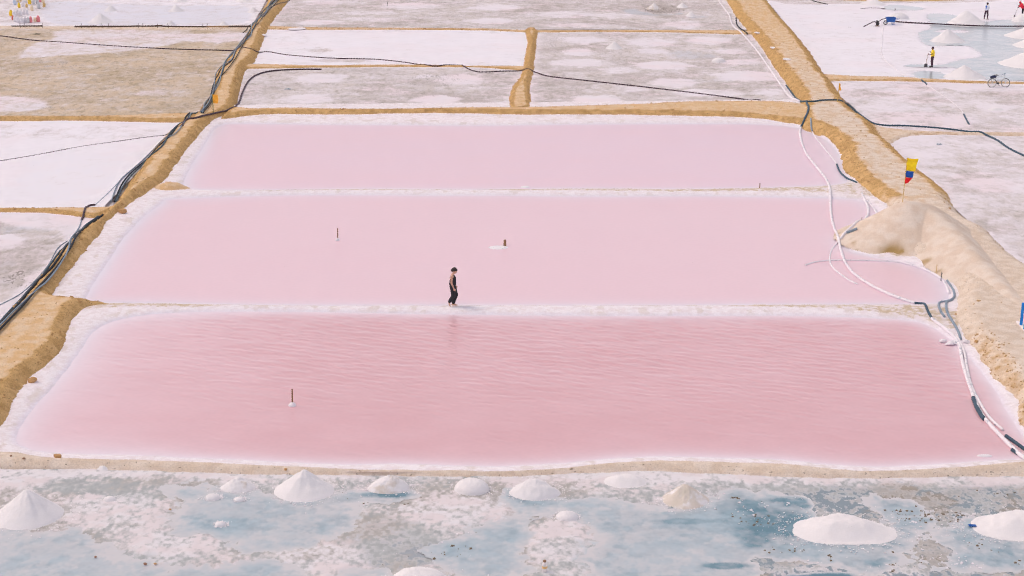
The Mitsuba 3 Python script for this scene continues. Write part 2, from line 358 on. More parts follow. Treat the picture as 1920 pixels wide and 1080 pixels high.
# the sandy places on the banks (outline, strength)
SANDY = [([(150, 560), (210, 566), (330, 570), (420, 572), (420, 578), (330, 580), (250, 582), (190, 584), (150, 586)], 0.50), ([(1500, 349), (1640, 348), (1650, 372), (1560, 366), (1500, 364)], 0.42),
         ([(500, 354), (800, 353), (1100, 356), (1500, 353), (1500, 362), (1100, 362), (800, 360), (500, 361)], 0.50), ([(1380, 572), (1560, 572), (1700, 574), (1800, 590), (1790, 622), (1740, 606), (1640, 590), (1500, 582), (1380, 580)], 0.48),
         ([(350, 571), (1380, 573), (1380, 577), (350, 576)], 0.46), ([(1570, 440), (1610, 445), (1640, 466), (1700, 482), (1690, 486), (1630, 474), (1585, 460)], 0.5)]
SANDY = [(Area(p), s) for p, s in SANDY]


def basin_height(x, y):
    """(bank height, distance into the nearest pond, pond number)."""
    sds = np.array([a.sd(x, y, 2.5) for a in (POND_FRONT, POND_MID, POND_BACK)])
    sds = sds + 0.07 * N(x, y, 0.55, 3, 21) + 0.03 * N(x, y, 0.16, 2, 22)
    s, who = sds.max(0), sds.argmax(0)
    out = np.clip(-s, 0, None)
    h = np.where(s > 0, -0.12 * s - 0.02 * (1 - np.exp(-s / 0.05)), 0.16 * (1 - np.exp(-out / 0.35)))
    h = h - 0.16 * sstep(0.05, 0.35, dykes[-1]['area'].sd(x, y))
    return h + np.clip(out / 0.15, 0.1, 1) * (0.018 * N(x, y, 0.35, 3, 23) + 0.012 * N(x, y, 0.11, 2, 24)), s, who


def stretch(a):
    return np.clip(a, 0, None)


xs, ys = np.arange(-26.5, 29.0, 0.06), spaced(43.5, 112.0, 0.55)
X, Y = np.meshgrid(xs, ys)
bh, bs, _ = basin_height(X, Y)
keep = (bs < 0.45) & (BASIN.sd(X, Y) > 0)
sandy = np.zeros_like(X)
for a, s in SANDY:
    sandy = np.maximum(sandy, s * sstep(-0.22, 0.16, a.sd(X, Y) + 0.18 * N(X, Y, 0.5, 3, 31)))
msh, uv, _ = sheet(xs, ys, bh, keep, (sandy, np.clip(1 - np.abs(bs) / 0.25, 0, 1)))
put('salt_bank', msh, 'mat_crust', True, uv)
tag('salt_bank', 'white salt crusted banks and low bunds round and between the three pink ponds', 'salt bank', kind='structure')


def pond(key, label, area, mat, dx, k, gentle, ripple, thick, steep):
    x0, y0, x1, y1 = area.box
    xs, ys = np.arange(x0 - 0.3, x1 + 0.3, dx), spaced(y0 - 0.3, y1 + 0.3, k)
    X, Y = np.meshgrid(xs, ys)
    s = area.sd(X, Y) + 0.05 * N(X, Y, 0.6, 3, 41)
    keep = s > -0.25
    rate = gentle(X, Y)
    depth = 1 - np.exp(-np.clip(s, 0, None) * rate)
    msh, uv, _ = sheet(xs, ys, ripple(X, Y, s), keep, (depth * 1.0, thick(X, Y)))
    put(key, msh, mat, True, uv)
    tag(key, label, 'brine pond', kind='structure')


def small_ripple(X, Y, s):
    return 0.0085 * N(X + 0.4 * Y, Y, 0.60, 3, 51, 0.42) * (0.6 + 0.5 * N(X, Y, 4.0, 2, 52)) * np.clip(s / 0.4, 0, 1)


def wind_ripple(X, Y, s):
    """Short crested wind ripples, strongest below the far bank and to the right."""
    far = sstep(47.5, 58.0, Y + 0.06 * X + 1.6 * N(X, Y, 5.0, 2, 61)) * (0.45 + 0.55 * sstep(-15, -9, X + 2.5 * N(X, Y, 4, 2, 62)))
    def crests(ang, along, across, seed, octaves=1):
        u, v = math.cos(ang) * X - math.sin(ang) * Y, math.sin(ang) * X + math.cos(ang) * Y
        return N(u + 0.25 * N(X, Y, 2.0, 2, seed + 9), v, along, octaves, seed, across)
    a = 0.75 * crests(0.42, 0.46, 0.19, 71, 2) + 0.75 * crests(0.26, 0.62, 0.25, 73) + 0.45 * crests(0.62, 0.34, 0.15, 77)
    v = math.sin(0.40) * X + math.cos(0.40) * Y
    a = a + 0.35 * np.sin(2 * math.pi * (v + 0.35 * N(X, Y, 0.8, 2, 79)) / 0.40)
    patch = 0.70 + 0.30 * sstep(-0.35, 0.25, N(X, Y, 3.2, 3, 95, 1.8))
    return 0.0260 * a * patch * (0.22 + 0.78 * far) * np.clip(s / 0.6, 0, 1)


pond('pink_brine_pond', 'nearest and deepest pink brine pond, rippled by wind, across the lower middle of the picture', POND_FRONT, 'mat_brine_front', 0.068, 0.36,
     lambda x, y: 1.0 + 1.2 * sstep(-15.0, -8.0, x), wind_ripple, lambda x, y: np.clip(0.22 + 0.68 * sstep(-16, -5.0, x + 0.10 * (y - 50)), 0, 1), 1)
pond('pink_brine_pond_001', 'middle pale pink brine pond behind the walking woman', POND_MID, 'mat_brine_mid', 0.12, 0.5,
     lambda x, y: 1.6 + 1.0 * sstep(-17, -11, x) - 0.9 * sstep(14, 18, x), small_ripple, lambda x, y: 0.5 + 0.3 * N(x, y, 5, 2, 44), 1)
pond('pink_brine_pond_002', 'farthest pale lilac pink brine pond below the orange cross embankment', POND_BACK, 'mat_brine_back', 0.14, 0.55,
     lambda x, y: 1.7 + 1.0 * sstep(-17, -12, x) - 0.9 * sstep(15, 19, x), small_ripple, lambda x, y: np.clip(0.35 + 0.022 * x + 0.3 * N(x, y, 5, 2, 45), 0, 1), 1)

# ------------------------------------------------------------------ the embankment meshes: one height field, cut where one dyke gives way to the next
xs, ys = np.arange(-52.0, 56.0, 0.075), spaced(42.5, 218.0, 0.45)
X, Y = np.meshgrid(xs, ys)
near = np.zeros(X.shape, bool)
for d in dykes:
    b = d['area'].box
    near |= (X > b[0] - 0.3) & (X < b[2] + 0.3) & (Y > b[1] - 0.3) & (Y < b[3] + 0.3) & (d['area'].sd(X, Y, 0.4) > -0.35)
H5 = [np.full(X.shape, -9.0), np.full(X.shape, -1), np.zeros(X.shape), np.zeros(X.shape), np.zeros(X.shape)]
sub = dyke_height(X[near], Y[near])
for a, b in zip(H5, sub):
    a[near] = b
DH, OWN, TOP, PALE, _ = H5
# the lower right of the right embankment is paler, sandier
PALE = np.maximum(PALE, (OWN == 2) * sstep(0.0, 1.0, (84.0 - Y) / 9.0 + 0.35 * N(X, Y, 2.5, 3, 15)) * np.clip(0.52 + 0.48 * TOP + 0.5 * sstep(56, 62, Y), 0, 1))
PALE = np.maximum(PALE, (OWN == 2) * (0.34 + 0.30 * sstep(150, 100, Y)) * TOP)
PALE = np.maximum(PALE, 0.30 * TOP)
keepd = near & (DH > -0.14)
for i, d in enumerate(dykes):
    k = keepd & (OWN == i)
    g = k.copy()                      # one cell wider, so that neighbours meet
    g[1:] |= k[:-1]; g[:, 1:] |= k[:, :-1]; g[1:, 1:] |= k[:-1, :-1]
    ny, nx = X.shape
    idx = np.arange(ny * nx).reshape(ny, nx)
    cell = k[:-1, :-1] & keepd[1:, :-1] & keepd[:-1, 1:] & keepd[1:, 1:]
    q = np.stack([idx[:-1, :-1], idx[:-1, 1:], idx[1:, 1:], idx[1:, :-1]], -1)[cell]
    used, inv = np.unique(q, return_inverse=True)
    v = np.stack([X.ravel(), Y.ravel(), DH.ravel()], 1)[used]
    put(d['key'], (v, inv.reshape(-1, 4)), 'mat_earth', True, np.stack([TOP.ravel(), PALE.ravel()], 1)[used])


# ------------------------------------------------------------------ the pans
PAN_LEVEL = 0.03


def ellipse(x, y, e, rough=0.35, seed=0):
    px, py, rx, ry = e[:4]
    c = G([(px, py)])[0]
    mx = rx * CAM_H / (CP * (py - HORIZON))
    my = abs(G([(px, py - ry)])[0][1] - G([(px, py + ry)])[0][1]) / 2
    r = np.hypot((x - c[0]) / mx, (y - c[1]) / my)
    m = r < 3
    out = np.zeros_like(x)
    if m.any():
        out[m] = 1 - sstep(0.62, 1.25, r[m] + rough * N(x[m], y[m], max(0.5, mx * 0.5), 3, seed))
    return out


puddles = []


def pan(key, label, px, mat, base, amp, big=3.0, salt=(), wet=(), algae=(), rim=0.45, k=0.8, dx=None, level=PAN_LEVEL, water_key=None, soft=0.28):
    """One salt pan. salt/wet/algae: lists of (outline or ellipse, value)."""
    area = Area(px, False)
    x0, y0, x1, y1 = area.box
    ym = 0.5 * (y0 + y1)
    xs = np.arange(x0 - 0.2, x1 + 0.2, dx or 1.0 * math.hypot(ym, CAM_H) / PX)
    ys = spaced(y0 - 0.2, y1 + 0.2, k)
    X, Y = np.meshgrid(xs, ys)
    keep = shapely.contains_xy(area.poly.buffer(0.12), X, Y)
    x, y = X[keep], Y[keep]
    s = base + amp * (0.62 * N(x, y, big, 3, len(scene)) + 0.38 * N(x, y, 0.7, 3, 7 + len(scene), 0.5))
    w = np.zeros_like(x)
    for i, (e, val) in enumerate(salt):
        m = ellipse(x, y, e, seed=i) if np.ndim(e[0]) == 0 else sstep(-0.35, 0.30, Area(e).sd(x, y) + 0.45 * N(x, y, 1.1, 4, 91 + i))
        s = s * (1 - m) + val * m
    for i, (e, val) in enumerate(wet):
        m = ellipse(x, y, e, seed=40 + i) if np.ndim(e[0]) == 0 else sstep(-soft, soft, Area(e).sd(x, y) + 1.5 * soft * N(x, y, 1.0, 4, 131 + i) + 0.7 * soft * N(x, y, 0.22, 3, 151 + i))
        w = w * (1 - m) + val * m
    al = np.zeros_like(x)
    for i, (e, val) in enumerate(algae):
        m = ellipse(x, y, e, seed=60 + i) if np.ndim(e[0]) == 0 else sstep(-0.5, 0.5, Area(e).sd(x, y) + 0.6 * N(x, y, 1.0, 4, 171 + i))
        al = np.maximum(al, val * m)
    dd = dyke_height(x, y)[4]
    s = s + rim * np.exp(-np.clip(-dd, 0, None) / 0.35) * (0.7 + 0.6 * N(x, y, 0.6, 2, 5))
    rel = (0.014 * N(x, y, 0.8, 3, 17) if soft < 0.5 else 0.035 * N(x, y, 2.2, 4, 17) + 0.016 * N(x, y, 0.4, 3, 16) + 0.012 * N(x, y, 0.13, 3, 15)) + 0.008 * N(x, y, 0.2, 2, 18)
    z = level + 0.022 * sstep(0.3, 0.8, s) + rel - 0.075 * np.clip(w, 0, 1) + 0.02 * al * np.clip(N(x, y, 0.14, 2, 19), 0, 1)
    Z = np.full(X.shape, level); Z[keep] = z
    S = np.zeros(X.shape); S[keep] = s
    W = np.zeros(X.shape); W[keep] = np.where(al > 0.05, -al, 0.6 * np.clip(w, 0, 1))
    msh, uv, _ = sheet(xs, ys, Z, keep, (S, W))
    put(key, msh, mat, True, uv)
    tag(key, label, 'salt pan', kind='structure')
    if water_key:
        wm = np.zeros(X.shape); wm[keep] = w
        AL = np.zeros(X.shape); AL[keep] = al
        puddles.append((water_key, xs, ys, X, Y, wm, level, Z, AL))


def puddle(key, label, xs, ys, X, Y, wm, level, Z, AL, amp=0.0006):
    lev = level - 0.012
    depth = np.clip((lev - Z) / 0.075, 0, 1) + np.clip(wm - 1.1, 0, 0.6)
    keep = (wm > 0.12) & (Z < lev + 0.01)
    z = lev + amp * N(X, Y, 0.5, 3, 201, 0.35)
    msh, uv, _ = sheet(xs, ys, z, keep, (depth, np.clip(0.22 + 0.8 * (wm - 1.0) + 0.35 * N(X, Y, 2.2, 3, 202) + 0.75 * AL * (0.6 + 0.6 * N(X, Y, 0.9, 3, 203)), 0, 1)))
    put(key, msh, 'mat_brine_blue', True, uv)
    tag(key, label, 'puddle', kind='structure')


pan('salt_pan', 'bright white smooth salt pan at the left edge', [(-300, 222), (355, 222), (330, 245), (190, 392), (-300, 392)], 'mat_pan_white', 0.98, 0.05, salt=[([(-300, 232), (120, 236), (300, 240), (200, 262), (-300, 250)], 0.72)], rim=0.1,
    wet=[([(60, 300), (230, 290), (180, 370), (40, 370)], 0.35)])
pan('salt_pan_001', 'patchy grey salt pan with a white rim at the left edge, below the white one', [(-300, 394), (215, 394), (110, 490), (0, 610), (-300, 700)], 'mat_pan_grey', 0.80, 0.18,
    salt=[([(-60, 425), (60, 428), (100, 436), (122, 446), (112, 472), (60, 520), (10, 560), (-60, 590)], 0.34), ((5, 455, 38, 18), 0.85)], wet=[((40, 432, 60, 8), 0.6), ((5, 505, 20, 20), 0.4)], algae=[((45, 520, 45, 22), 0.35)], rim=0.5, k=0.6)
pan('salt_pan_002', 'large beige mud pan with streaks of salt, upper left', [(-300, 52), (480, 52), (440, 130), (400, 200), (360, 222), (-300, 222)], 'mat_pan_beige', 0.28, 0.16, big=4,
    salt=[([(120, 58), (300, 58), (450, 60), (440, 82), (360, 78), (300, 88), (220, 98), (120, 105), (40, 108), (60, 85), (100, 72)], 0.66), ([(-20, 184), (60, 184), (85, 196), (60, 208), (-20, 208)], 0.7), ((300, 175, 60, 6), 0.5), ((430, 85, 25, 6), 0.2), ((380, 60, 60, 4), 0.3)],
    algae=[((90, 122, 80, 9), 0.30), ((130, 203, 60, 4), 0.3)], rim=0.3, wet=[((110, 127, 18, 4), 0.6)])
pan('salt_pan_003', 'far bluish white salt pan with sacks and small heaps, top left', [(-300, -60), (555, -60), (500, 0), (470, 52), (-300, 52)], 'mat_pan_white', 0.70, 0.20,
    salt=[((20, 15, 90, 30), 0.45), ([(0, 44), (470, 46), (470, 52), (0, 52)], 0.6)], wet=[([(95, 4), (200, 6), (330, 10), (460, 12), (455, 44), (300, 46), (120, 46), (80, 30)], 0.8), ((300, -25, 200, 12), 0.7)], rim=0.2)
pan('salt_pan_004', 'white rectangular salt pan in the far centre', [(490, 54), (990, 56), (985, 126), (455, 124), (470, 100)], 'mat_pan_white', 0.80, 0.14,
    salt=[([(590, 64), (760, 62), (970, 70), (960, 112), (800, 116), (660, 106), (600, 84)], 0.98), ((600, 95, 24, 4), 0.45), ((640, 115, 60, 4), 0.4)], rim=0.25)
pan('salt_pan_005', 'grey patchy salt pan behind the left part of the orange cross embankment', [(430, 125), (980, 126), (975, 212), (420, 214)], 'mat_pan_grey', 0.41, 0.15,
    salt=[((598, 148, 48, 9), 0.9), ((575, 186, 50, 10), 0.86), ((862, 150, 46, 10), 0.9), ((820, 189, 46, 9), 0.95), ((795, 144, 20, 4), 0.8), ((730, 175, 40, 5), 0.55)], algae=[((820, 150, 60, 14), 0.35), ((780, 175, 90, 9), 0.25)], rim=0.4, k=0.6)
pan('salt_pan_006', 'grey salt pan with round white patches behind the right part of the cross embankment', [(985, 58), (1400, 58), (1430, 90), (1500, 200), (980, 210)], 'mat_pan_grey', 0.42, 0.15,
    salt=[((1093, 76, 46, 7), 0.85), ((1083, 99, 32, 6), 0.95), ((1085, 119, 52, 7), 0.9), ((1217, 80, 44, 8), 0.85), ((1225, 97, 34, 6), 0.7), ((1240, 124, 52, 8), 0.95), ((1330, 77, 46, 7), 0.8), ((1400, 144, 60, 10), 0.95), ((1265, 156, 44, 9), 0.92), ((1117, 187, 46, 8), 0.95), ((1387, 117, 40, 6), 0.8),
          ((1160, 133, 40, 6), 0.7), ((1330, 175, 60, 7), 0.8), ((1180, 168, 40, 5), 0.65), ((1440, 172, 30, 6), 0.7), ((1370, 97, 30, 6), 0.75)], wet=[((1293, 103, 50, 9), 0.7), ((1330, 150, 50, 5), 0.4)],
    algae=[((1040, 85, 30, 20), 0.3), ((1150, 150, 80, 8), 0.25), ((1060, 160, 40, 14), 0.25)], rim=0.5, k=0.6)
pan('salt_pan_007', 'far grey and white streaked salt pan along the top edge', [(540, -60), (1340, -60), (1400, 58), (505, 54)], 'mat_pan_grey', 0.42, 0.16, big=5,
    salt=[((767, 12, 55, 6), 0.8), ((930, 15, 50, 6), 0.85), ((923, 40, 46, 6), 0.9), ((613, 5, 46, 5), 0.75), ((600, 43, 44, 5), 0.85), ((1280, 47, 38, 7), 0.75), ((700, 37, 60, 4), 0.65), ((1060, 28, 60, 6), 0.7), ((1080, 48, 70, 4), 0.65), ((1150, 30, 40, 4), 0.7), ((690, 25, 70, 4), 0.6)],
    wet=[((1230, 24, 55, 5), 1.4), ((1190, 20, 25, 4), 1.0), ((1310, 32, 24, 3), 0.7)], algae=[((1240, 16, 40, 8), 0.7), ((1330, 18, 40, 10), 0.3)], rim=0.4, k=0.6)
pan('salt_pan_008', 'working salt pan at the top right, half white and half under water', [(1370, -60), (2200, -60), (2200, 156), (1850, 155), (1690, 149), (1545, 146), (1500, 80), (1450, 15)], 'mat_pan_white', 0.90, 0.10,
    salt=[([(1430, -6), (1600, -4), (1850, -4), (1850, 4), (1600, 8), (1480, 8)], 0.4), ([(1690, 60), (1720, 80), (1740, 130), (1700, 146), (1640, 110)], 0.8)],
    wet=[([(1738, 27), (1790, 28), (1830, 40), (1925, 36), (2200, 40), (2200, 152), (1925, 152), (1850, 150), (1810, 140), (1790, 128), (1705, 126), (1705, 120), (1760, 121), (1800, 112), (1838, 106), (1832, 96), (1812, 87), (1745, 87), (1725, 76), (1722, 62), (1745, 50)], 1.0),
         ([(1712, 138), (1735, 133), (1770, 138), (1778, 146), (1740, 148), (1716, 147)], 1.0), ([(1652, 16), (1670, 9), (1728, 14), (1722, 20), (1660, 19)], 0.9), ([(1560, 42), (1640, 44), (1650, 58), (1610, 62)], 0.35), ((1785, 59, 34, 2.5), 0.15)], rim=0.1, k=0.6, water_key='brine_puddle')
pan('salt_pan_009', 'beige and white salt pan with a bicycle standing on its far edge', [(1535, 148), (1690, 150), (1850, 155), (2200, 158), (2200, 254), (1700, 250), (1640, 240), (1600, 200)], 'mat_pan_grey', 0.52, 0.18,
    salt=[([(1560, 156), (1800, 156), (2100, 164), (1950, 176), (1700, 164), (1590, 168)], 0.72), ((1805, 163, 45, 7), 0.92), ((1690, 172, 60, 6), 0.75), ([(1690, 180), (1740, 200), (1820, 232), (1800, 240), (1700, 240), (1640, 226), (1610, 200)], 0.72), ((1865, 203, 40, 8), 0.85), ((1790, 225, 40, 10), 0.85)],
    wet=[((1750, 230, 14, 3), 0.5)], rim=0.35)
pan('salt_pan_010', 'streaky white and grey salt pan right of the earth track', [(1640, 252), (2200, 252), (2400, 660), (2050, 560), (1890, 480), (1780, 380), (1680, 290)], 'mat_pan_grey', 0.58, 0.18,
    salt=[([(1660, 262), (1750, 258), (1800, 300), (1760, 330), (1700, 290)], 0.75), ((1860, 350, 60, 14), 0.78), ((1830, 300, 50, 6), 0.42), ((1790, 318, 50, 7), 0.40), ((1880, 400, 50, 10), 0.45), ((1870, 278, 50, 8), 0.72), ((1850, 425, 16, 14), 0.35)], rim=0.2, k=0.6)
pan('salt_pan_011', 'wet bluish grey salt pan with white heaps across the foreground', [(-420, 884), (2350, 884), (2350, 1330), (-420, 1330)], 'mat_pan_near', 0.40, 0.20, big=1.6, dx=0.036, k=0.7, rim=0.0, soft=0.55, water_key='brine_puddle_001',
    salt=[([(-200, 880), (300, 886), (900, 894), (1300, 890), (1950, 898), (1950, 908), (1500, 906), (1250, 902), (950, 900), (650, 900), (420, 902), (250, 894), (120, 905), (60, 915), (-200, 930)], 0.85), ([(1040, 893), (1160, 886), (1330, 893), (1340, 905), (1240, 912), (1110, 905)], 0.92),
          ([(110, 905), (260, 903), (340, 912), (330, 925), (200, 928), (120, 925)], 0.22), ([(760, 898), (850, 900), (1060, 920), (1060, 938), (960, 936), (880, 930), (770, 922)], 0.30), ([(1090, 912), (1240, 918), (1420, 912), (1420, 924), (1240, 938), (1100, 935)], 0.42),
          ([(130, 940), (260, 935), (320, 950), (300, 1000), (180, 1000), (120, 970)], 0.66), ([(260, 1010), (340, 1000), (420, 1015), (380, 1040), (290, 1050)], 0.72), ([(760, 950), (860, 935), (970, 945), (950, 985), (860, 990), (780, 975)], 0.70), ([(520, 1035), (650, 1025), (680, 1060), (560, 1075)], 0.66),
          ([(1040, 970), (1090, 965), (1090, 1010), (1120, 1040), (1020, 1060), (1000, 1020)], 0.72), ([(1460, 1070), (1700, 1065), (1700, 1090), (1460, 1090)], 0.7), ((590, 937, 70, 10), 0.2)],
    wet=[([(320, 918), (440, 922), (520, 934), (660, 925), (760, 928), (740, 940), (660, 948), (690, 975), (600, 1010), (500, 1025), (400, 1010), (330, 980), (350, 945)], 0.95), ([(955, 925), (1060, 938), (1110, 938), (1250, 948), (1400, 925), (1500, 960), (1420, 1040), (1420, 1100), (1180, 1100), (1080, 1040), (1110, 1000), (1060, 960), (970, 955)], 1.0),
         ([(1640, 935), (1700, 945), (1740, 980), (1700, 1040), (1740, 1070), (1560, 1065), (1440, 1040), (1480, 1010), (1660, 1010), (1670, 970)], 0.95), ([(1800, 970), (1860, 990), (1920, 1020), (1950, 1060), (1800, 1070), (1770, 1020)], 0.9), ([(-60, 1015), (120, 1000), (230, 1035), (300, 1060), (240, 1100), (-60, 1100)], 0.75),
         ([(340, 1068), (520, 1060), (520, 1100), (330, 1100)], 0.85), ([(860, 1000), (960, 985), (980, 1030), (960, 1100), (860, 1100), (820, 1030)], 0.85), ((680, 1085, 60, 20), 0.6), ((1360, 1062, 50, 7), 1.7), ((1540, 1085, 70, 12), 1.7), ((1290, 978, 90, 6), 1.3), ((1480, 945, 40, 16), 1.4), ((1440, 975, 90, 40), 1.35), ((1410, 1000, 40, 30), 1.5), ((720, 928, 60, 6), 1.3)],
    algae=[([(1340, 925), (1950, 925), (1950, 1100), (1450, 1100), (1380, 1020), (1400, 970)], 0.55), ((1460, 985, 70, 45), 0.85), ((1700, 960, 130, 30), 0.6), ((690, 935, 90, 10), 0.45), ((760, 1040, 90, 30), 0.35), ((1290, 952, 60, 10), 0.6), ((120, 1025, 100, 20), 0.3), ((1030, 925, 60, 8), 0.35), ((700, 1000, 120, 30), 0.2)])
PUD = ['thin blue grey sheet of water over the working pan where the workers stand', 'shallow blue grey water pooled over the foreground pan']
for (k, *a), lab in zip(puddles, PUD):
    puddle(k, lab, *a)

# the country round the works, out to the horizon
gx = np.concatenate([-np.geomspace(60, 3000, 14)[::-1], np.linspace(-58, 58, 41), np.geomspace(60, 3000, 14)])
gy = np.concatenate([-np.geomspace(25, 3000, 14)[::-1], np.linspace(-15, 240, 65), np.geomspace(250, 3000, 14)])
GX, GY = np.meshgrid(gx, gy)
msh, _, _ = sheet(gx, gy, -0.09 - 0.02 * N(GX, GY, 6, 2, 9), np.ones_like(GX, bool))
put('ground', msh, 'mat_beyond', True)
tag('ground', 'pale salt flats and mud stretching away round the salt works', 'ground', kind='structure')

# ------------------------------------------------------------------ the sand mound
PEAK = np.array([*G([(1703, 377)], 2.0)[0], 2.0])
RIDGE = [PEAK, np.array([*G([(1738, 382)], 1.86)[0], 1.86]), np.array([*G([(1782, 425)], 1.30)[0], 1.30]), np.array([*G([(1850, 500)], 0.85)[0], 0.85]), np.array([*G([(1935, 590)], 0.55)[0], 0.55])]


def mound_height(x, y):
    h = np.full(x.shape, -9.0)
    for a, b in zip(RIDGE[:-1], RIDGE[1:]):
        d = b - a
        t = np.clip(((x - a[0]) * d[0] + (y - a[1]) * d[1]) / (d[0] ** 2 + d[1] ** 2), 0, 1)
        r = np.hypot(x - a[0] - t * d[0], y - a[1] - t * d[1])
        h = np.maximum(h, a[2] + t * d[2] - 0.70 * (np.sqrt(r * r + 0.16) - 0.4) + 0.05 * np.clip(r - 1.4, 0, 2) ** 2)
    return h + 0.05 * N(x, y, 0.9, 3, 301) + 0.022 * N(x, y, 0.28, 3, 302)


xs, ys = np.arange(PEAK[0] - 4.5, PEAK[0] + 9, 0.06), np.arange(52, PEAK[1] + 5, 0.09)
X, Y = np.meshgrid(xs, ys)
mh = mound_height(X, Y)
nearby = mh > 0.02
base = np.full(X.shape, -1.0)
base[nearby] = dyke_height(X[nearby], Y[nearby])[0]
bite = np.exp(-(((X - G([(1672, 468)], 0.3)[0][0]) / 0.55) ** 2 + ((Y - G([(1672, 468)], 0.3)[0][1]) / 0.40) ** 2))
mh = mh - 0.16 * bite
keep = nearby & (mh > base - 0.07)
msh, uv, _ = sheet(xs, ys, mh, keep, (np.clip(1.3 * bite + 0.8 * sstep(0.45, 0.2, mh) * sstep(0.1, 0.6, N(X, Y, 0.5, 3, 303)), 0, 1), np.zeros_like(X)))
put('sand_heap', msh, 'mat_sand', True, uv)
tag('sand_heap', 'big pale heap of sand carrying the three coloured flag, beside the middle pink pond', 'sand heap')


def ground_z(x, y):
    x, y = np.atleast_1d(np.asarray(x, float)), np.atleast_1d(np.asarray(y, float))
    h = np.maximum(dyke_height(x, y)[0], mound_height(x, y))
    inb = BASIN.sd(x, y) > 0
    b, s, _ = basin_height(x, y)
    return np.maximum(h, np.where(inb, np.where(s > 0, 0.0, b), PAN_LEVEL + 0.01))


def on_ground(px, dz=0.0):
    """Points resting dz above whatever lies there (ponds count as their surface)."""
    z = np.zeros(len(np.atleast_2d(px)))
    for _ in range(5):
        q = np.vstack([G([p], zz) for p, zz in zip(np.atleast_2d(px), z)])
        z = 0.5 * z + 0.5 * (ground_z(q[:, 0], q[:, 1]) + dz)
    q = np.vstack([G([p], zz) for p, zz in zip(np.atleast_2d(px), z)])
    return np.column_stack([q, ground_z(q[:, 0], q[:, 1]) + dz])


# ------------------------------------------------------------------ salt heaps
rng = np.random.default_rng(4)


def heap(x0, x1, yf, yt, kind, dirt, label, group=None, ry=None, cat='salt heap', name='salt_heap', mat='mat_heap', level=None):
    i = len(scene)
    py = yf - (x1 - x0) * 0.25
    c = G([((x0 + x1) / 2, yf)], PAN_LEVEL)[0]
    R = (x1 - x0) / 2 * np.linalg.norm([c[0] * 0, c[1] * CP + CAM_H * SP]) / F
    ry = ry or {'cone': 0.95, 'dome': 0.8, 'flat': 0.62, 'rough': 0.7}[kind]
    cy = c[1] + R * ry
    top = G([((x0 + x1) / 2, yt)], 0)[0][1]
    # height whose peak is seen at yt
    hs = np.linspace(0.02, 2.0, 400)
    dep = cy * CP + (CAM_H - hs) * SP
    ypx = 540 + F * ((CAM_H - hs) * CP - cy * SP) / dep
    hgt = float(np.clip(hs[np.abs(ypx - yt).argmin()], {'flat': 0.10, 'dome': 0.25, 'cone': 0.45, 'rough': 0.3}[kind] * R, {'flat': 0.25, 'dome': 0.6, 'cone': 0.82, 'rough': 0.6}[kind] * R))
    cx = c[0] * (cy * CP + CAM_H * SP) / (c[1] * CP + CAM_H * SP)
    na, nr = (96, 34) if R > 0.5 and cy < 60 else (40, 14)
    a = np.arange(na) / na * 2 * np.pi
    r = np.linspace(0, 1.12, nr)
    A, Rr = np.meshgrid(a, r)
    ca, sa = np.cos(A), np.sin(A)
    edge = 1 + 0.13 * N(ca * 1.3, sa * 1.3, 1.0, 4, 400 + i)
    ridge = N(ca * 2.2, sa * 2.2, 1.0, 2, 430 + i)
    q = Rr
    prof = {'cone': np.maximum(0, 1 - q) ** 1.06, 'dome': np.sqrt(np.maximum(0, 1 - q ** 2.2)) ** 1.15, 'flat': 1 - sstep(0.25, 1.0, q) ** 0.9, 'rough': np.maximum(0, 1 - q ** 1.5)}[kind]
    if kind == 'cone':
        prof = np.minimum(prof, 0.93 + 0.0 * q) * (1 + 0.20 * ridge * np.clip(q * 2, 0, 1))
    X = cx + R * Rr * edge * ca
    Y = cy + R * ry * Rr * edge * sa
    rough = {'cone': 0.10, 'dome': 0.11, 'flat': 0.08, 'rough': 0.19}[kind]
    Z = PAN_LEVEL + hgt * prof + rough * R * ((0.7 * N(X, Y, 0.55 * R, 4, 450 + i) + 0.5 * N(X, Y, 0.14 * R, 3, 460 + i)) * np.clip(1.25 - q, 0, 1)) - 0.08 * sstep(0.96, 1.12, q)
    Z[0] = Z[0].mean()
    v = np.stack([X.ravel(), Y.ravel(), Z.ravel()], 1)
    k, j = np.meshgrid(np.arange(nr - 1), np.arange(na), indexing='ij')
    f = np.stack([k * na + j, k * na + (j + 1) % na, (k + 1) * na + (j + 1) % na, (k + 1) * na + j], -1).reshape(-1, 4)[:, ::-1]
    u = np.stack([dirt * (0.8 + 0.8 * N(X, Y, 0.6 * R, 3, 470 + i)).ravel(), 0 * X.ravel()], 1)
    key = numbered(name)
    put(key, (v, f), mat, True, u)
    tag(key, label, cat, group)
    return key


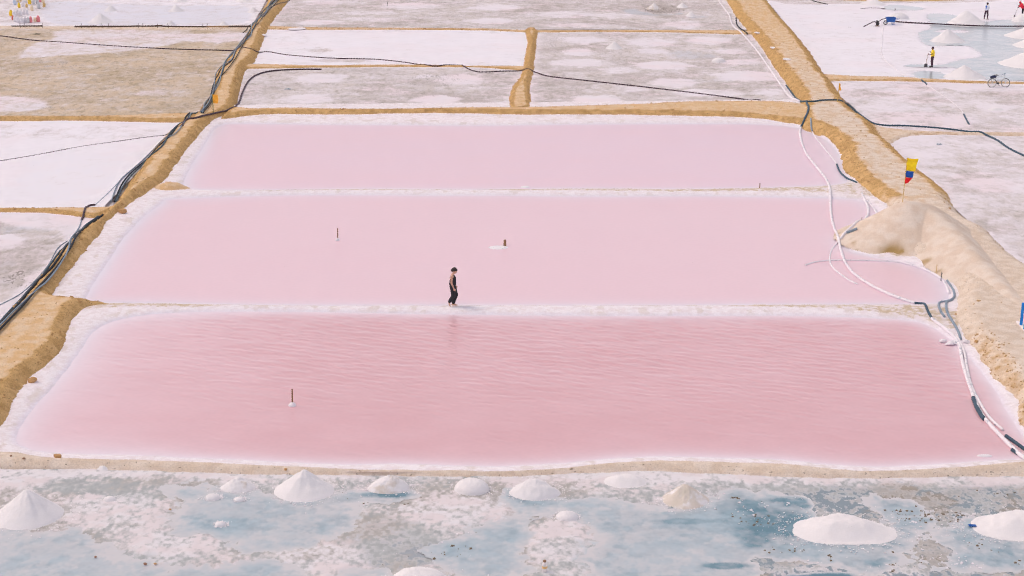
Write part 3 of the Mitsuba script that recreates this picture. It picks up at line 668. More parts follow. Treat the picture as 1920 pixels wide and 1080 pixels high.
HEAPS = [
    (-12, 119, 992, 903, 'cone', 0.0, 'large bright white salt heap at the left edge of the foreground pan'),
    (515, 628, 942, 880, 'cone', 0.05, 'tall white peaked salt heap in the foreground, left of the middle, against the sandy bund'),
    (413, 480, 924, 888, 'rough', 0.45, 'greyish salt heap with a hollow top, just left of the tall white peaked one'),
    (688, 770, 926, 892, 'rough', 0.55, 'broken down dirty salt heap in the foreground, first right of the tall white peaked one'),
    (850, 918, 929, 892, 'dome', 0.0, 'small round clean white salt heap at the middle of the foreground'),
    (955, 1052, 939, 896, 'rough', 0.30, 'lumpy low pinkish salt heap with a brown stain, right of the small round white one'),
    (1120, 1228, 918, 879, 'flat', 0.0, 'low spread pale salt heap merging with the crust at the foot of the sandy bund'),
    (1240, 1328, 954, 908, 'cone', 0.75, 'grey beige peaked salt heap at the edge of the blue water in the foreground'),
    (1478, 1682, 1022, 936, 'flat', 0.12, 'very wide flat white salt heap in the right foreground'),
    (1815, 2010, 1014, 944, 'flat', 0.0, 'wide white salt heap cut by the right edge, with a blue rag at its foot'),
    (722, 850, 1128, 1054, 'dome', 0.0, 'smooth white salt heap cut by the bottom edge of the picture'),
    (1042, 1084, 978, 956, 'dome', 0.0, 'very small white salt heap standing in the foreground water, above the bottle'),
    (384, 413, 939, 925, 'dome', 0.2, 'left one of two little pinkish salt lumps in the water below the greyish hollow heap'),
    (439, 459, 941, 929, 'dome', 0.2, 'right one of two little pinkish salt lumps in the water below the greyish hollow heap'),
    (193, 218, 942, 929, 'dome', 0.1, 'little pale salt lump right of the large left heap, in the foreground'),
    (403, 425, 988, 978, 'dome', 0.2, 'tiny salt lump alone in the left foreground, lower than the others'),
    (180, 206, 884, 872, 'rough', 0.1, 'small white salt lump lying on the sandy bund, far left'),
    (222, 240, 894, 881, 'rough', 0.1, 'small white salt lump at the front foot of the sandy bund, far left'),
    (166, 213, 44, 24, 'cone', 0.1, 'largest of the far salt heaps at the top left, behind the dark timber'),
    (195, 220, 21, 8, 'cone', 0.0, 'small far salt heap in the top left pan, directly behind the largest one there'),
    (316, 346, 22, 8, 'cone', 0.0, 'small far salt heap in the middle of the top left pan'),
    (309, 331, 48, 35, 'cone', 0.1, 'small far salt heap just behind the timber, middle one of three along it'),
    (410, 429, 48, 36, 'cone', 0.1, 'small far salt heap just behind the timber, nearest to the hose bundle'),
    (463, 487, 24, 10, 'cone', 0.0, 'small far salt heap in the top left pan close to the left embankment'),
    (325, 353, 5, -7, 'cone', 0.0, 'far salt heap cut by the top edge of the picture, left one of two'),
    (440, 476, 5, -7, 'cone', 0.0, 'far salt heap cut by the top edge of the picture, right one of two'),
    (1135, 1168, 93, 77, 'cone', 0.25, 'lone pale salt heap in the patchy pan behind the cross embankment, the left one'),
    (1334, 1361, 118, 103, 'dome', 0.15, 'lone rounded salt heap in the patchy pan behind the cross embankment, the right one'),
    (1212, 1240, 18, 2, 'cone', 0.8, 'dirty grey heap beside the dark wet patch in the far top pan'),
    (1268, 1291, 15, 3, 'cone', 0.2, 'pale far heap right behind the dark wet patch in the far top pan'),
    (1285, 1306, 31, 21, 'cone', 0.25, 'pale heap at the right end of the dark wet patch in the far top pan'),
    (1745, 1808, 81, 54, 'cone', 0.0, 'white salt heap standing in water straight behind the man in yellow'),
    (1770, 1846, 151, 123, 'cone', 0.05, 'broad pinkish white salt heap right of the man in yellow, nearest the bund'),
    (1775, 1846, 47, 20, 'cone', 0.0, 'large white salt heap left of the man in the blue vest, behind the long pipe'),
    (1884, 1985, 74, 50, 'cone', 0.0, 'white salt heap cut by the right edge, just in front of the long pipe'),
    (1898, 2010, 94, 71, 'cone', 0.0, 'white salt heap cut by the right edge, second in front of the long pipe'),
    (1873, 2000, 130, 97, 'cone', 0.0, 'big white salt heap cut by the right edge, nearest to the bicycle'),
    (1666, 1704, 37, 17, 'dome', 0.05, 'white salt heap close behind the blue handcart'),
    (1612, 1662, 11, -5, 'cone', 0.05, 'white salt heap at the top edge, behind the left end of the working pan'),
    (1897, 1950, 42, 27, 'dome', 0.0, 'low salt heap under the feet of the man in red'),
    (1848, 1888, 209, 194, 'flat', 0.1, 'small low salt heap in the beige pan below the bicycle'),
]
for h in HEAPS:
    heap(*h)

heap(284, 358, 362, 341, 'rough', 1.6, 'rounded pale mound of earth where the low bund meets the left embankment', cat='earth mound', name='earth_mound', mat='mat_earth')

# ------------------------------------------------------------------ plain materials
plain('mat_hose_black', (0.010, 0.014, 0.022), 0.6, 0.2)
plain('mat_hose_blue', (0.045, 0.085, 0.125), 0.6, 0.25)
plain('mat_hose_grey', (0.22, 0.28, 0.35), 0.6, 0.3)
plain('mat_hose_purple', (0.075, 0.045, 0.06), 0.6, 0.25)


def salted_fn(p, n, uv):
    f1 = mikit.fbm(p.x * 9, p.y * 9, p.z * 9, 3)
    c = mikit.mix(C(0.80, 0.75, 0.79), C(0.86, 0.84, 0.88), f1)
    return mikit.mix(c, C(0.40, 0.45, 0.52), mikit.smoothstep(0.62, 0.75, f1) * 0.7)


diffuse('mat_salted', salted_fn)


def tube(path, radius, sides=8, lump=0.0, seed=0):
    p = np.asarray(path, float)
    t = np.gradient(p, axis=0)
    t /= np.linalg.norm(t, axis=1, keepdims=True) + 1e-9
    a = np.cross(t, [0, 0, 1.0])
    bad = np.linalg.norm(a, axis=1) < 0.2
    a[bad] = np.cross(t[bad], [1.0, 0, 0])
    a /= np.linalg.norm(a, axis=1, keepdims=True) + 1e-9
    b = np.cross(a, t)
    ang = np.arange(sides) / sides * 2 * np.pi
    r = np.broadcast_to(radius, (len(p),))[:, None] * np.ones(sides)
    if lump:
        r = r * (1 + lump * N(p[:, :1] * 1.0 + 0.3 * np.cos(ang), p[:, 1:2] + 0.3 * np.sin(ang), 0.25, 2, seed))
    v = (p[:, None] + r[..., None] * (np.cos(ang)[None, :, None] * a[:, None] + np.sin(ang)[None, :, None] * b[:, None])).reshape(-1, 3)
    i, j = np.meshgrid(np.arange(len(p) - 1), np.arange(sides), indexing='ij')
    q = np.stack([i * sides + j, i * sides + (j + 1) % sides, (i + 1) * sides + (j + 1) % sides, (i + 1) * sides + j], -1).reshape(-1, 4)
    f = np.vstack([q[:, [0, 1, 2]], q[:, [0, 2, 3]]])
    n = len(v)
    caps = [[n, (j + 1) % sides, j] for j in range(sides)] + [[n + 1, n - sides + j, n - sides + (j + 1) % sides] for j in range(sides)]
    m = trimesh.Trimesh(np.vstack([v, p[:1], p[-1:]]), np.vstack([f, caps]), process=False)
    return m


def hose(px, radius, mat, label, sink=0.15, lump=0.0, name='hose', lift=0.0, group=None):
    radius *= 0.62 if mat == 'mat_salted' else (0.62 if 'bundle' in label or 'bright white pan' in label else 0.75)
    q = on_ground(px, radius * (1 - 2 * sink) + lift)
    p = smooth_line(q, 10)
    p[:, 2] = np.maximum(gaussian_filter(ground_z(p[:, 0], p[:, 1]), 1.5), ground_z(p[:, 0], p[:, 1]) - 0.02) + radius * (1 - 2 * sink) + lift
    key = numbered(name)
    if lump:
        radius = radius * (1 + 0.45 * lump * N(p[:, 0], p[:, 1], 0.8, 3, len(scene)))
    put(key, tube(p, radius, 9, lump, len(scene)), mat, True)
    tag(key, label, 'hose', group)
    return key


HB, HBL, HG, HP, HW = 'mat_hose_black', 'mat_hose_blue', 'mat_hose_grey', 'mat_hose_purple', 'mat_salted'
UP = 'bundled hoses on the far part of the left embankment'
for k, (mat, off, r, lab) in enumerate([(HB, [0, 0, 2, -1, 1, 0, 3, 0, -2, 0, 0], 0.075, 'black hose of the bundle on the far left embankment'),
                                        (HBL, [5, 3, -2, 4, 5, 1, -4, 5, 4, 3, 2], 0.080, 'dark blue hose of the bundle on the far left embankment'),
                                        (HG, [-4, -3, 5, 1, -3, -5, -7, 4, 7, -3, 4], 0.065, 'pale grey hose of the bundle on the far left embankment'),
                                        (HB, [3, 8, 6, 7, 3, 5, 8, 10, 3, 6, 5], 0.060, 'thin black hose on the inner side of the bundle on the far left embankment'),
                                        (HG, [-2, 5, 1, -3, 7, -2, 2, -5, 0, 2, -1], 0.060, 'thin grey hose crossing over the bundle on the far left embankment')]):
    base = [(533, -12), (510, 5), (492, 27), (476, 45), (463, 68), (448, 90), (432, 112), (412, 135), (402, 160), (391, 190), (376, 212)]
    hose([(x + o, y) for (x, y), o in zip(base, off)], r, mat, lab, lift=0.02 * k)
hose([(470, 47), (462, 56), (455, 62)], 0.06, HB, 'short black hose end sticking out of the bundle beside the timber')
hose([(548, -6), (540, 3), (520, 8), (505, 16), (497, 24)], 0.055, HP, 'thin dark hose curving in from the top edge to the hose bundle')
for k, (mat, off, r, lab) in enumerate([(HB, [0, 0, 0, 0, 0, 0, 0], 0.075, 'black hose running down beside the bright white pan at the left'), (HBL, [4, 2, -3, 4, 5, 5, 3], 0.07, 'dark blue hose lying against the black one beside the bright white pan'),
                                        (HG, [-4, 3, 5, -4, -5, -8, -6], 0.055, 'pale grey hose beside the bright white pan, outermost of three')]):
    base = [(366, 212), (347, 228), (322, 252), (298, 276), (262, 310), (232, 340), (214, 378)]
    hose([(x + o, y) for (x, y), o in zip(base, off)], r, mat, lab, lift=0.02 * k)
for k, (mat, off, r, lab) in enumerate([(HB, [0, 0, 0, 0, 0, 0, 0, 0], 0.085, 'thick black hose in the middle of the near left bundle'), (HBL, [-4, -5, 3, -5, -6, -5, -7, -6], 0.075, 'dark blue hose on the outer side of the near left bundle'),
                                        (HB, [5, 5, 6, 6, 7, 8, 8, 9], 0.080, 'black hose on the inner side of the near left bundle'), (HG, [3, -2, -6, 3, 10, 12, 3, 2], 0.060, 'pale grey hose winding over the near left bundle')]):
    base = [(188, 405), (163, 425), (141, 445), (126, 465), (100, 500), (68, 535), (34, 575), (-30, 640)]
    hose([(x + o, y) for (x, y), o in zip(base, off)], r, mat, lab, lift=0.03 * k)
hose([(178, 384), (165, 387), (157, 399), (153, 412)], 0.075, HP, 'short dark bent hose over the sandy bund at the left edge')
hose([(153, 412), (149, 425), (138, 446), (132, 462)], 0.055, HG, 'pale grey hose joining the near left bundle from the sandy bund')
hose([(226, 338), (205, 360), (190, 374), (179, 384)], 0.04, HG, 'thin grey hose over the bright white pan to the sandy bund')
hose([(126, 452), (108, 466), (92, 495), (70, 522), (40, 550), (0, 572), (-30, 588)], 0.035, HG, 'thin grey line along the white rim of the left patchy pan')
hose([(-60, 63), (0, 67), (60, 75), (130, 80), (230, 87), (330, 92), (430, 95), (470, 91), (500, 97), (540, 103), (620, 109), (700, 111), (760, 117), (810, 123), (860, 123), (885, 132), (905, 135), (960, 133), (1000, 135), (1030, 143), (1100, 151), (1200, 162), (1300, 174), (1380, 184), (1425, 189)],
     0.062, HP, 'very long dark hose crossing the far pans from the left edge to the cross embankment')
hose([(603, 130), (560, 130), (510, 133), (482, 140), (466, 152), (455, 172), (448, 192), (438, 202), (418, 209), (395, 214), (370, 221), (350, 230), (340, 238)], 0.085, HP, 'dark hose bending out of the grey patchy pan over the left embankment')
hose([(372, 210), (358, 216), (346, 228)], 0.06, HB, 'short black hose end at the junction of the left bundle')
hose([(345, 236), (322, 247), (285, 256), (220, 265), (150, 275), (70, 290), (-20, 305)], 0.038, HP, 'thin reddish brown hose across the bright white pan')
hose([(1498, 190), (1520, 190), (1545, 188), (1572, 189), (1590, 197), (1610, 213), (1635, 230), (1660, 235), (1700, 236), (1760, 240), (1810, 246), (1845, 250), (1870, 263), (1890, 277), (1925, 294), (2000, 325)], 0.085, HBL, 'long dark blue hose looping over the earth track and along the right bund')
hose([(1512, 191), (1516, 203), (1510, 220), (1502, 238)], 0.095, HBL, 'thick dark hose coming down the cross embankment to the farthest pink pond')
hose([(1520, 222), (1521, 236), (1523, 246)], 0.07, HG, 'short grey hose end on the bank right of the thick dark hose')
hose([(1340, -14), (1350, 5), (1367, 28), (1374, 48), (1394, 66), (1417, 92), (1442, 127), (1466, 162), (1480, 181), (1500, 191)], 0.12, HW, 'salt crusted hose along the left foot of the earth track')
hose([(1380, 33), (1383, 48), (1402, 65)], 0.075, HB, 'short black hose on the left foot of the earth track near the top edge')
hose([(1474, 160), (1486, 176), (1492, 184), (1502, 191)], 0.075, HBL, 'short dark hose at the foot of the earth track just before the crossing')
# crusted hoses in the ponds
hose([(1502, 238), (1500, 252), (1510, 285), (1535, 318), (1551, 340), (1557, 362)], 0.105, HW, 'white salt crusted hose snaking through the right end of the farthest pink pond', 0.1, 0.25)
hose([(1557, 358), (1558, 400), (1563, 425), (1572, 446), (1577, 470), (1584, 490), (1600, 512), (1630, 533), (1660, 548), (1690, 560), (1715, 568)], 0.10, HW, 'white salt crusted hose running the length of the middle pink pond at its right end', 0.1, 0.25)
hose([(1715, 568), (1731, 570), (1739, 582), (1747, 597)], 0.07, HBL, 'short dark blue hose across the bund between the middle and nearest pink ponds')
hose([(1747, 597), (1768, 613), (1788, 630), (1799, 648), (1805, 680), (1815, 715), (1828, 750), (1838, 772), (1858, 798), (1882, 823), (1905, 846), (1940, 870)], 0.11, HW, 'thick white crusted hose curving down the right end of the nearest pink pond', 0.1, 0.25)
hose([(1797, 634), (1808, 660), (1813, 690), (1822, 725), (1840, 760), (1858, 786), (1880, 806)], 0.085, HW, 'thinner crusted hose beside the thick one in the nearest pink pond', 0.1, 0.25)
hose([(1825, 746), (1832, 764), (1840, 778), (1846, 786)], 0.105, HBL, 'bare dark stretch of hose in the crust at the right end of the nearest pond')
hose([(1886, 817), (1900, 827), (1925, 845)], 0.08, HBL, 'bare dark hose tip pointing at the right edge, nearest pond')
hose([(1898, 843), (1912, 853), (1935, 862)], 0.085, HBL, 'bare dark blue hose under the crust at the lower right corner of the nearest pond')
hose([(1852, 777), (1860, 788), (1868, 797)], 0.06, HG, 'short grey stretch of hose between the crusted hoses of the nearest pond')
hose([(1523, 246), (1534, 264), (1561, 297), (1571, 312)], 0.065, HW, 'crusted hose on the white bank right of the farthest pink pond', 0.1, 0.2)
hose([(1569, 308), (1575, 322), (1588, 334), (1606, 342)], 0.07, HBL, 'dark hose end at the right bank of the farthest pink pond')
hose([(1616, 362), (1626, 384), (1628, 400), (1621, 414), (1603, 424), (1586, 435), (1576, 448)], 0.105, HW, 'white crusted hose curving round the bay left of the sand heap', 0.1, 0.25)
hose([(1627, 376), (1640, 394), (1649, 407)], 0.09, HW, 'short crusted hose beside the bay left of the sand heap', 0.1, 0.25)
hose([(1588, 436), (1597, 433), (1607, 429)], 0.095, HG, 'blue grey hose end at the tip of the sandy spit')
hose([(1510, 497), (1530, 491), (1560, 488), (1600, 488), (1650, 489), (1700, 493), (1728, 501)], 0.055, HW, 'thin white crusted hose lying crosswise in the middle pink pond', 0.2, 0.25)
hose([(1572, 450), (1559, 470), (1556, 490), (1566, 506), (1590, 524), (1608, 533)], 0.06, HW, 'half sunken pale hose in the middle pink pond, left of the long crusted one', 0.42, 0.2)
hose([(1690, 491), (1730, 503), (1760, 519), (1772, 532), (1780, 550)], 0.085, HW, 'white crusted hose along the far shore of the cove in the middle pond', 0.1, 0.25)
hose([(1776, 526), (1787, 543), (1789, 556), (1781, 563), (1764, 567), (1760, 573), (1764, 584), (1771, 594)], 0.065, HG, 'blue grey hose round the cove at the right end of the middle pond')
hose([(1786, 562), (1775, 567), (1774, 578), (1778, 590), (1787, 604), (1797, 622), (1801, 636)], 0.068, HG, 'blue grey hose from the cove down the bank to the nearest pond')
# the working pan
hose([(1728, 149), (1735, 155), (1738, 159)], 0.075, HBL, 'short dark hose over the narrow bund below the man in yellow')
hose([(1738, 159), (1760, 174), (1785, 191), (1801, 205), (1809, 217)], 0.06, HW, 'straight white crusted hose across the beige pan')
hose([(1807, 214), (1812, 224), (1817, 233)], 0.075, HBL, 'short blue grey hose end in the beige pan')
hose([(1656, 52), (1654, 80), (1656, 108), (1692, 138), (1728, 149)], 0.05, HW, 'white crusted hose from the pump across the working pan')
hose([(1679, 40), (1700, 42), (1760, 45), (1800, 47), (1860, 49), (1930, 49), (2000, 48)], 0.085, HP, 'long straight dark pipe from the blue handcart to the right edge', lift=0.05)
hose([(1512, -4), (1530, 3), (1552, 8)], 0.06, HB, 'short black hose at the top edge beside the earth track')
hose([(1614, 16), (1635, 15), (1660, 16)], 0.045, HP, 'thin reddish hose left of the pool near the top right heap')

# ------------------------------------------------------------------ people
for k, rgb, rough in (('mat_skin_light', (0.60, 0.36, 0.26), 0.55), ('mat_skin_dark', (0.17, 0.085, 0.055), 0.5), ('mat_hair', (0.022, 0.014, 0.012), 0.6), ('mat_black_cloth', (0.022, 0.021, 0.026), 0.9),
                      ('mat_yellow_cloth', (0.84, 0.62, 0.03), 0.8), ('mat_dark_trousers', (0.06, 0.03, 0.05), 0.9), ('mat_boots', (0.025, 0.025, 0.032), 0.6), ('mat_white_cloth', (0.74, 0.77, 0.84), 0.85), ('mat_blue_cloth', (0.02, 0.09, 0.42), 0.8),
                      ('mat_red_cloth', (0.72, 0.02, 0.05), 0.8), ('mat_steel_dark', (0.05, 0.05, 0.06), 0.45), ('mat_wood', (0.30, 0.17, 0.085), 0.75), ('mat_wood_dark', (0.095, 0.062, 0.048), 0.85), ('mat_blue_paint', (0.012, 0.10, 0.38), 0.4),
                      ('mat_blue_bright', (0.01, 0.25, 0.72), 0.45), ('mat_rubber', (0.03, 0.028, 0.03), 0.7), ('mat_metal_pale', (0.62, 0.64, 0.64), 0.35), ('mat_flag_yellow', (0.95, 0.70, 0.01), 0.8), ('mat_flag_blue', (0.01, 0.09, 0.42), 0.8), ('mat_flag_red', (0.78, 0.015, 0.02), 0.8),
                      ('mat_flag_orange', (0.97, 0.46, 0.05), 0.8), ('mat_bamboo', (0.62, 0.42, 0.13), 0.7), ('mat_olive', (0.22, 0.20, 0.07), 0.8), ('mat_sack_white', (0.74, 0.72, 0.75), 0.8), ('mat_sack_yellow', (0.84, 0.58, 0.05), 0.8), ('mat_sack_pink', (0.74, 0.24, 0.26), 0.8),
                      ('mat_sack_cream', (0.76, 0.63, 0.45), 0.8), ('mat_sack_red', (0.72, 0.16, 0.13), 0.8), ('mat_sack_blue', (0.58, 0.66, 0.78), 0.8), ('mat_sack_grey', (0.55, 0.56, 0.58), 0.8), ('mat_sack_tan', (0.62, 0.42, 0.17), 0.8), ('mat_rock_orange', (0.50, 0.29, 0.13), 0.9),
                      ('mat_rock_brown', (0.30, 0.16, 0.10), 0.9), ('mat_plastic_white', (0.78, 0.72, 0.72), 0.35), ('mat_cap_brown', (0.26, 0.14, 0.08), 0.6), ('mat_label_orange', (0.78, 0.50, 0.22), 0.6), ('mat_scrap', (0.12, 0.20, 0.30), 0.6), ('mat_stake', (0.27, 0.15, 0.08), 0.85)):
    plain(k, rgb, rough)


def ball(c, r, n=20):
    r = (r, r, r) if np.ndim(r) == 0 else r
    return m3.Manifold.sphere(1.0, n).scale(tuple(map(float, r))).translate(tuple(map(float, c)))


def bone(*pr, n=20):
    """Hull between successive (point, radius)."""
    b = [ball(p, r, n) for p, r in pr]
    return m3.Manifold.batch_boolean([m3.Manifold.batch_hull([b[i], b[i + 1]]) for i in range(len(b) - 1)], m3.OpType.Add)


def union(parts):
    return m3.Manifold.batch_boolean(list(parts), m3.OpType.Add)


def to_mesh(man, edge, smooth=8):
    man = man.refine_to_length(edge)
    m = man.to_mesh()
    t = trimesh.Trimesh(m.vert_properties[:, :3], m.tri_verts, process=True)
    if smooth:
        trimesh.smoothing.filter_taubin(t, lamb=0.5, nu=0.52, iterations=smooth)
    return t


def hand(wrist, tip_dir, palm_n, thumb_dir, curl=0.5, s=1.0):
    """Palm, four unequal bent fingers and a thumb from the side of the palm."""
    d, n, t = (np.asarray(v, float) / np.linalg.norm(v) for v in (tip_dir, palm_n, thumb_dir))
    w = np.asarray(wrist, float)
    parts = [m3.Manifold.batch_hull([ball(w, 0.024 * s, 12), ball(w + d * 0.085 * s + t * 0.030 * s, 0.013 * s, 12), ball(w + d * 0.080 * s - t * 0.030 * s, 0.012 * s, 12), ball(w + d * 0.03 * s + t * 0.026 * s, 0.015 * s, 12)])]
    for off, ln in ((0.030, 0.072), (0.010, 0.080), (-0.011, 0.074), (-0.030, 0.058)):
        a = w + d * 0.078 * s + t * off * s
        pts = [(a, 0.0095 * s)]
        ang = 0.0
        for seg in (0.45, 0.32, 0.26):
            ang += curl * 0.75
            a = a + (d * math.cos(ang) + n * math.sin(ang)) * ln * seg * s
            pts.append((a, 0.0085 * s if seg > 0.3 else 0.0075 * s))
        parts.append(bone(*pts, n=10))
    a = w + d * 0.028 * s + t * 0.026 * s
    b = a + (t * 0.75 + d * 0.55 + n * 0.25) * 0.042 * s
    parts.append(bone((a, 0.013 * s), (b, 0.0105 * s), (b + (d * 0.8 + n * 0.5 + t * 0.1) * 0.030 * s, 0.0085 * s), n=10))
    return parts


def foot(ankle, toe, heel_up=0.0):
    a, t = np.asarray(ankle, float), np.asarray(toe, float)
    d = t - a
    heel = a - 0.22 * d + np.array([0, 0, -0.045])
    return [m3.Manifold.batch_hull([ball(a, 0.036, 14), ball(heel, 0.030, 14), ball(a + 0.62 * d, 0.036, 14)]), m3.Manifold.batch_hull([ball(a + 0.6 * d, 0.036, 14), ball(t, (0.030, 0.036, 0.018), 14), ball(heel, 0.026, 14)])]


def head(c, fwd, up=(0, 0, 1), s=1.0):
    """Skull, jaw, nose, ears, brow, mouth; c is the middle of the skull."""
    f = np.asarray(fwd, float); f /= np.linalg.norm(f)
    u = np.asarray(up, float); u = u - f * (u @ f); u /= np.linalg.norm(u)
    l = np.cross(u, f)
    P = lambda a, b, z: np.asarray(c, float) + s * (f * a + l * b + u * z)
    parts = [m3.Manifold.batch_hull([ball(P(-0.020, 0, 0.025), 0.086 * s), ball(P(0.030, 0, 0.030), 0.074 * s), ball(P(0.045, 0, -0.060), 0.040 * s), ball(P(0.060, 0, -0.085), 0.024 * s), ball(P(-0.01, 0.03, -0.04), 0.045 * s), ball(P(-0.01, -0.03, -0.04), 0.045 * s)]),
             m3.Manifold.batch_hull([ball(P(0.098, 0, 0.015), 0.008 * s, 10), ball(P(0.118, 0, -0.022), 0.011 * s, 10), ball(P(0.095, 0.012, -0.026), 0.009 * s, 10), ball(P(0.095, -0.012, -0.026), 0.009 * s, 10)]),
             bone((P(0.090, 0.040, 0.025), 0.011 * s), (P(0.098, 0, 0.022), 0.010 * s), (P(0.090, -0.040, 0.025), 0.011 * s), n=10),
             bone((P(0.088, 0.020, -0.056), 0.009 * s), (P(0.094, 0, -0.054), 0.011 * s), (P(0.088, -0.020, -0.056), 0.009 * s), n=10)]
    for q in (1, -1):
        parts.append(m3.Manifold.batch_hull([ball(P(-0.005, q * 0.083, 0.018), 0.014 * s, 10), ball(P(0.004, q * 0.080, -0.020), 0.010 * s, 10), ball(P(-0.014, q * 0.086, 0.004), 0.012 * s, 10)]))
    return parts, P


def person(label, J, place, turn, skin, clothes, hair, scale=1.0, grip=None):
    """J: joints in metres, x ahead, y to the left, z up. clothes: list of (name, material, manifold). One continuous body, clothes and hair as its parts."""
    key = numbered('person')
    labels[key] = {'label': label, 'category': 'person'}
    M = T().translate([float(v) for v in place]).rotate([0, 0, 1], float(turn)).scale(scale)
    j = {k: np.asarray(v, float) for k, v in J.items()}
    hp, P = head(j['head'], j['face'])
    parts = hp + [bone((j['chest'] + [0, 0, 0.12], 0.058), (j['neck'], 0.052), (j['head'] + [-0.01, 0, -0.05], 0.050)),
                  m3.Manifold.batch_hull([ball(j['pelvis'] + [0, 0.07, 0], 0.105), ball(j['pelvis'] + [0, -0.07, 0], 0.105), ball(j['waist'], (0.098, 0.125, 0.09))]),
                  m3.Manifold.batch_hull([ball(j['waist'], (0.098, 0.125, 0.09)), ball(j['chest'] + [0, 0.06, 0], 0.108), ball(j['chest'] + [0, -0.06, 0], 0.108)]),
                  m3.Manifold.batch_hull([ball(j['chest'], 0.10), ball(j['sh_l'], 0.055), ball(j['sh_r'], 0.055)])]
    for s in 'lr':
        parts.append(bone((j['sh_' + s], 0.052), (j['el_' + s], 0.040), (j['wr_' + s], 0.026)))
        e = j['wr_' + s] - j['el_' + s]
        parts += hand(j['wr_' + s], j.get('hand_' + s, e), j.get('palm_' + s, [0, -1 if s == 'l' else 1, 0]), j.get('thumb_' + s, [1, 0, 0]), j.get('curl_' + s, np.array(0.45)).item() if 'curl_' + s in j else 0.45)
        parts.append(bone((j['hip_' + s], 0.092), (j['kn_' + s], 0.056), (j['an_' + s], 0.036)))
        parts += foot(j['an_' + s], j['toe_' + s])
    put(key, to_mesh(union(parts), 0.022, 6), skin, True, to_world=M)
    for nm, mat, man in clothes(j, P) + hair(j, P):
        q = f'{key}__{nm}'
        k2, i = q, 1
        while k2 in scene:
            k2 = f'{q}_{i:03d}'; i += 1
        put(k2, to_mesh(man, 0.024, 5), mat, True, to_world=M)
    return key


def trousers(j, fit=0.022, hem=0.0, loose=0.0):
    """hem: how far up the shank the trousers end, as a fraction."""
    p = [m3.Manifold.batch_hull([ball(j['pelvis'] + [0, 0.07, 0], 0.105 + fit), ball(j['pelvis'] + [0, -0.07, 0], 0.105 + fit), ball(j['waist'] - [0, 0, 0.02], (0.100 + fit, 0.125 + fit, 0.05))])]
    for s in 'lr':
        end = j['an_' + s] + (j['kn_' + s] - j['an_' + s]) * (0.16 + hem)
        p.append(bone((j['hip_' + s], 0.092 + fit), (j['kn_' + s], 0.060 + fit + loose), (end, 0.042 + fit + loose)))
    return union(p)


def shirt(j, fit=0.022, sleeve=0.55, low=0.12, flare=0.02):
    p = [m3.Manifold.batch_hull([ball(j['waist'] - [0, 0, low], (0.112 + fit + flare, 0.140 + fit + flare, 0.05)), ball(j['chest'] + [0, 0.06, 0], 0.108 + fit), ball(j['chest'] + [0, -0.06, 0], 0.108 + fit)]),
         m3.Manifold.batch_hull([ball(j['chest'], 0.10 + fit), ball(j['sh_l'], 0.052 + fit), ball(j['sh_r'], 0.052 + fit)])]
    for s in 'lr':
        if sleeve:
            p.append(bone((j['sh_' + s], 0.052 + fit), (j['sh_' + s] + (j['el_' + s] - j['sh_' + s]) * min(1, sleeve), 0.046 + fit)))
        if sleeve > 1:
            p.append(bone((j['el_' + s], 0.046 + fit), (j['el_' + s] + (j['wr_' + s] - j['el_' + s]) * (sleeve - 1), 0.034 + fit)))
    return union(p)


def boots(j):
    p = []
    for s in 'lr':
        a, t = j['an_' + s], j['toe_' + s]
        p += [bone((a + (j['kn_' + s] - a) * 0.55, 0.066), (a, 0.054)), m3.Manifold.batch_hull([ball(a, 0.054), ball(t + (t - a) * 0.05 + [0, 0, 0.012], (0.045, 0.048, 0.034)), ball(a - 0.25 * (t - a) - [0, 0, 0.03], 0.042)])]
    return union(p)


# the woman on the bund, walking to the right, head bowed
JW = dict(pelvis=[0, 0, 0.92], waist=[0.0, 0, 1.06], chest=[0.005, 0, 1.24], neck=[0.035, 0, 1.42], head=[0.085, 0, 1.535], face=[0.80, -0.10, -0.55], sh_l=[0.0, 0.165, 1.345], sh_r=[-0.02, -0.165, 1.345],
          el_r=[-0.035, -0.205, 1.075], wr_r=[0.055, -0.20, 0.845], el_l=[0.03, 0.20, 1.08], wr_l=[0.11, 0.19, 0.86], hip_l=[0.01, 0.085, 0.90], hip_r=[-0.01, -0.085, 0.90],
          kn_l=[0.135, 0.085, 0.485], an_l=[0.0, 0.08, 0.085], toe_l=[0.17, 0.085, 0.028], kn_r=[0.04, -0.08, 0.49], an_r=[-0.15, -0.085, 0.20], toe_r=[-0.115, -0.085, 0.045], palm_r=[0, 1, 0], palm_l=[0, -1, 0])


def woman_clothes(j, P):
    top = union([m3.Manifold.batch_hull([ball(j['waist'] - [0, 0, 0.10], (0.150, 0.165, 0.05)), ball(j['chest'] + [0.02, 0.055, -0.02], 0.122), ball(j['chest'] + [0.02, -0.055, -0.02], 0.122)]),
                 m3.Manifold.batch_hull([ball(j['chest'] + [0.0, 0.0, 0.0], 0.115), ball(j['chest'] + [0.01, 0.10, 0.08], 0.05), ball(j['chest'] + [0.01, -0.10, 0.08], 0.05)])]
                + [bone((j['chest'] + [0.06, q * 0.09, 0.06], 0.030), (j['chest'] + [0.0, q * 0.095, 0.135], 0.028), (j['chest'] + [-0.06, q * 0.09, 0.06], 0.030)) for q in (1, -1)])
    return [('top', 'mat_black_cloth', top), ('trousers', 'mat_black_cloth', trousers(j, 0.020, 0.0, 0.012))]


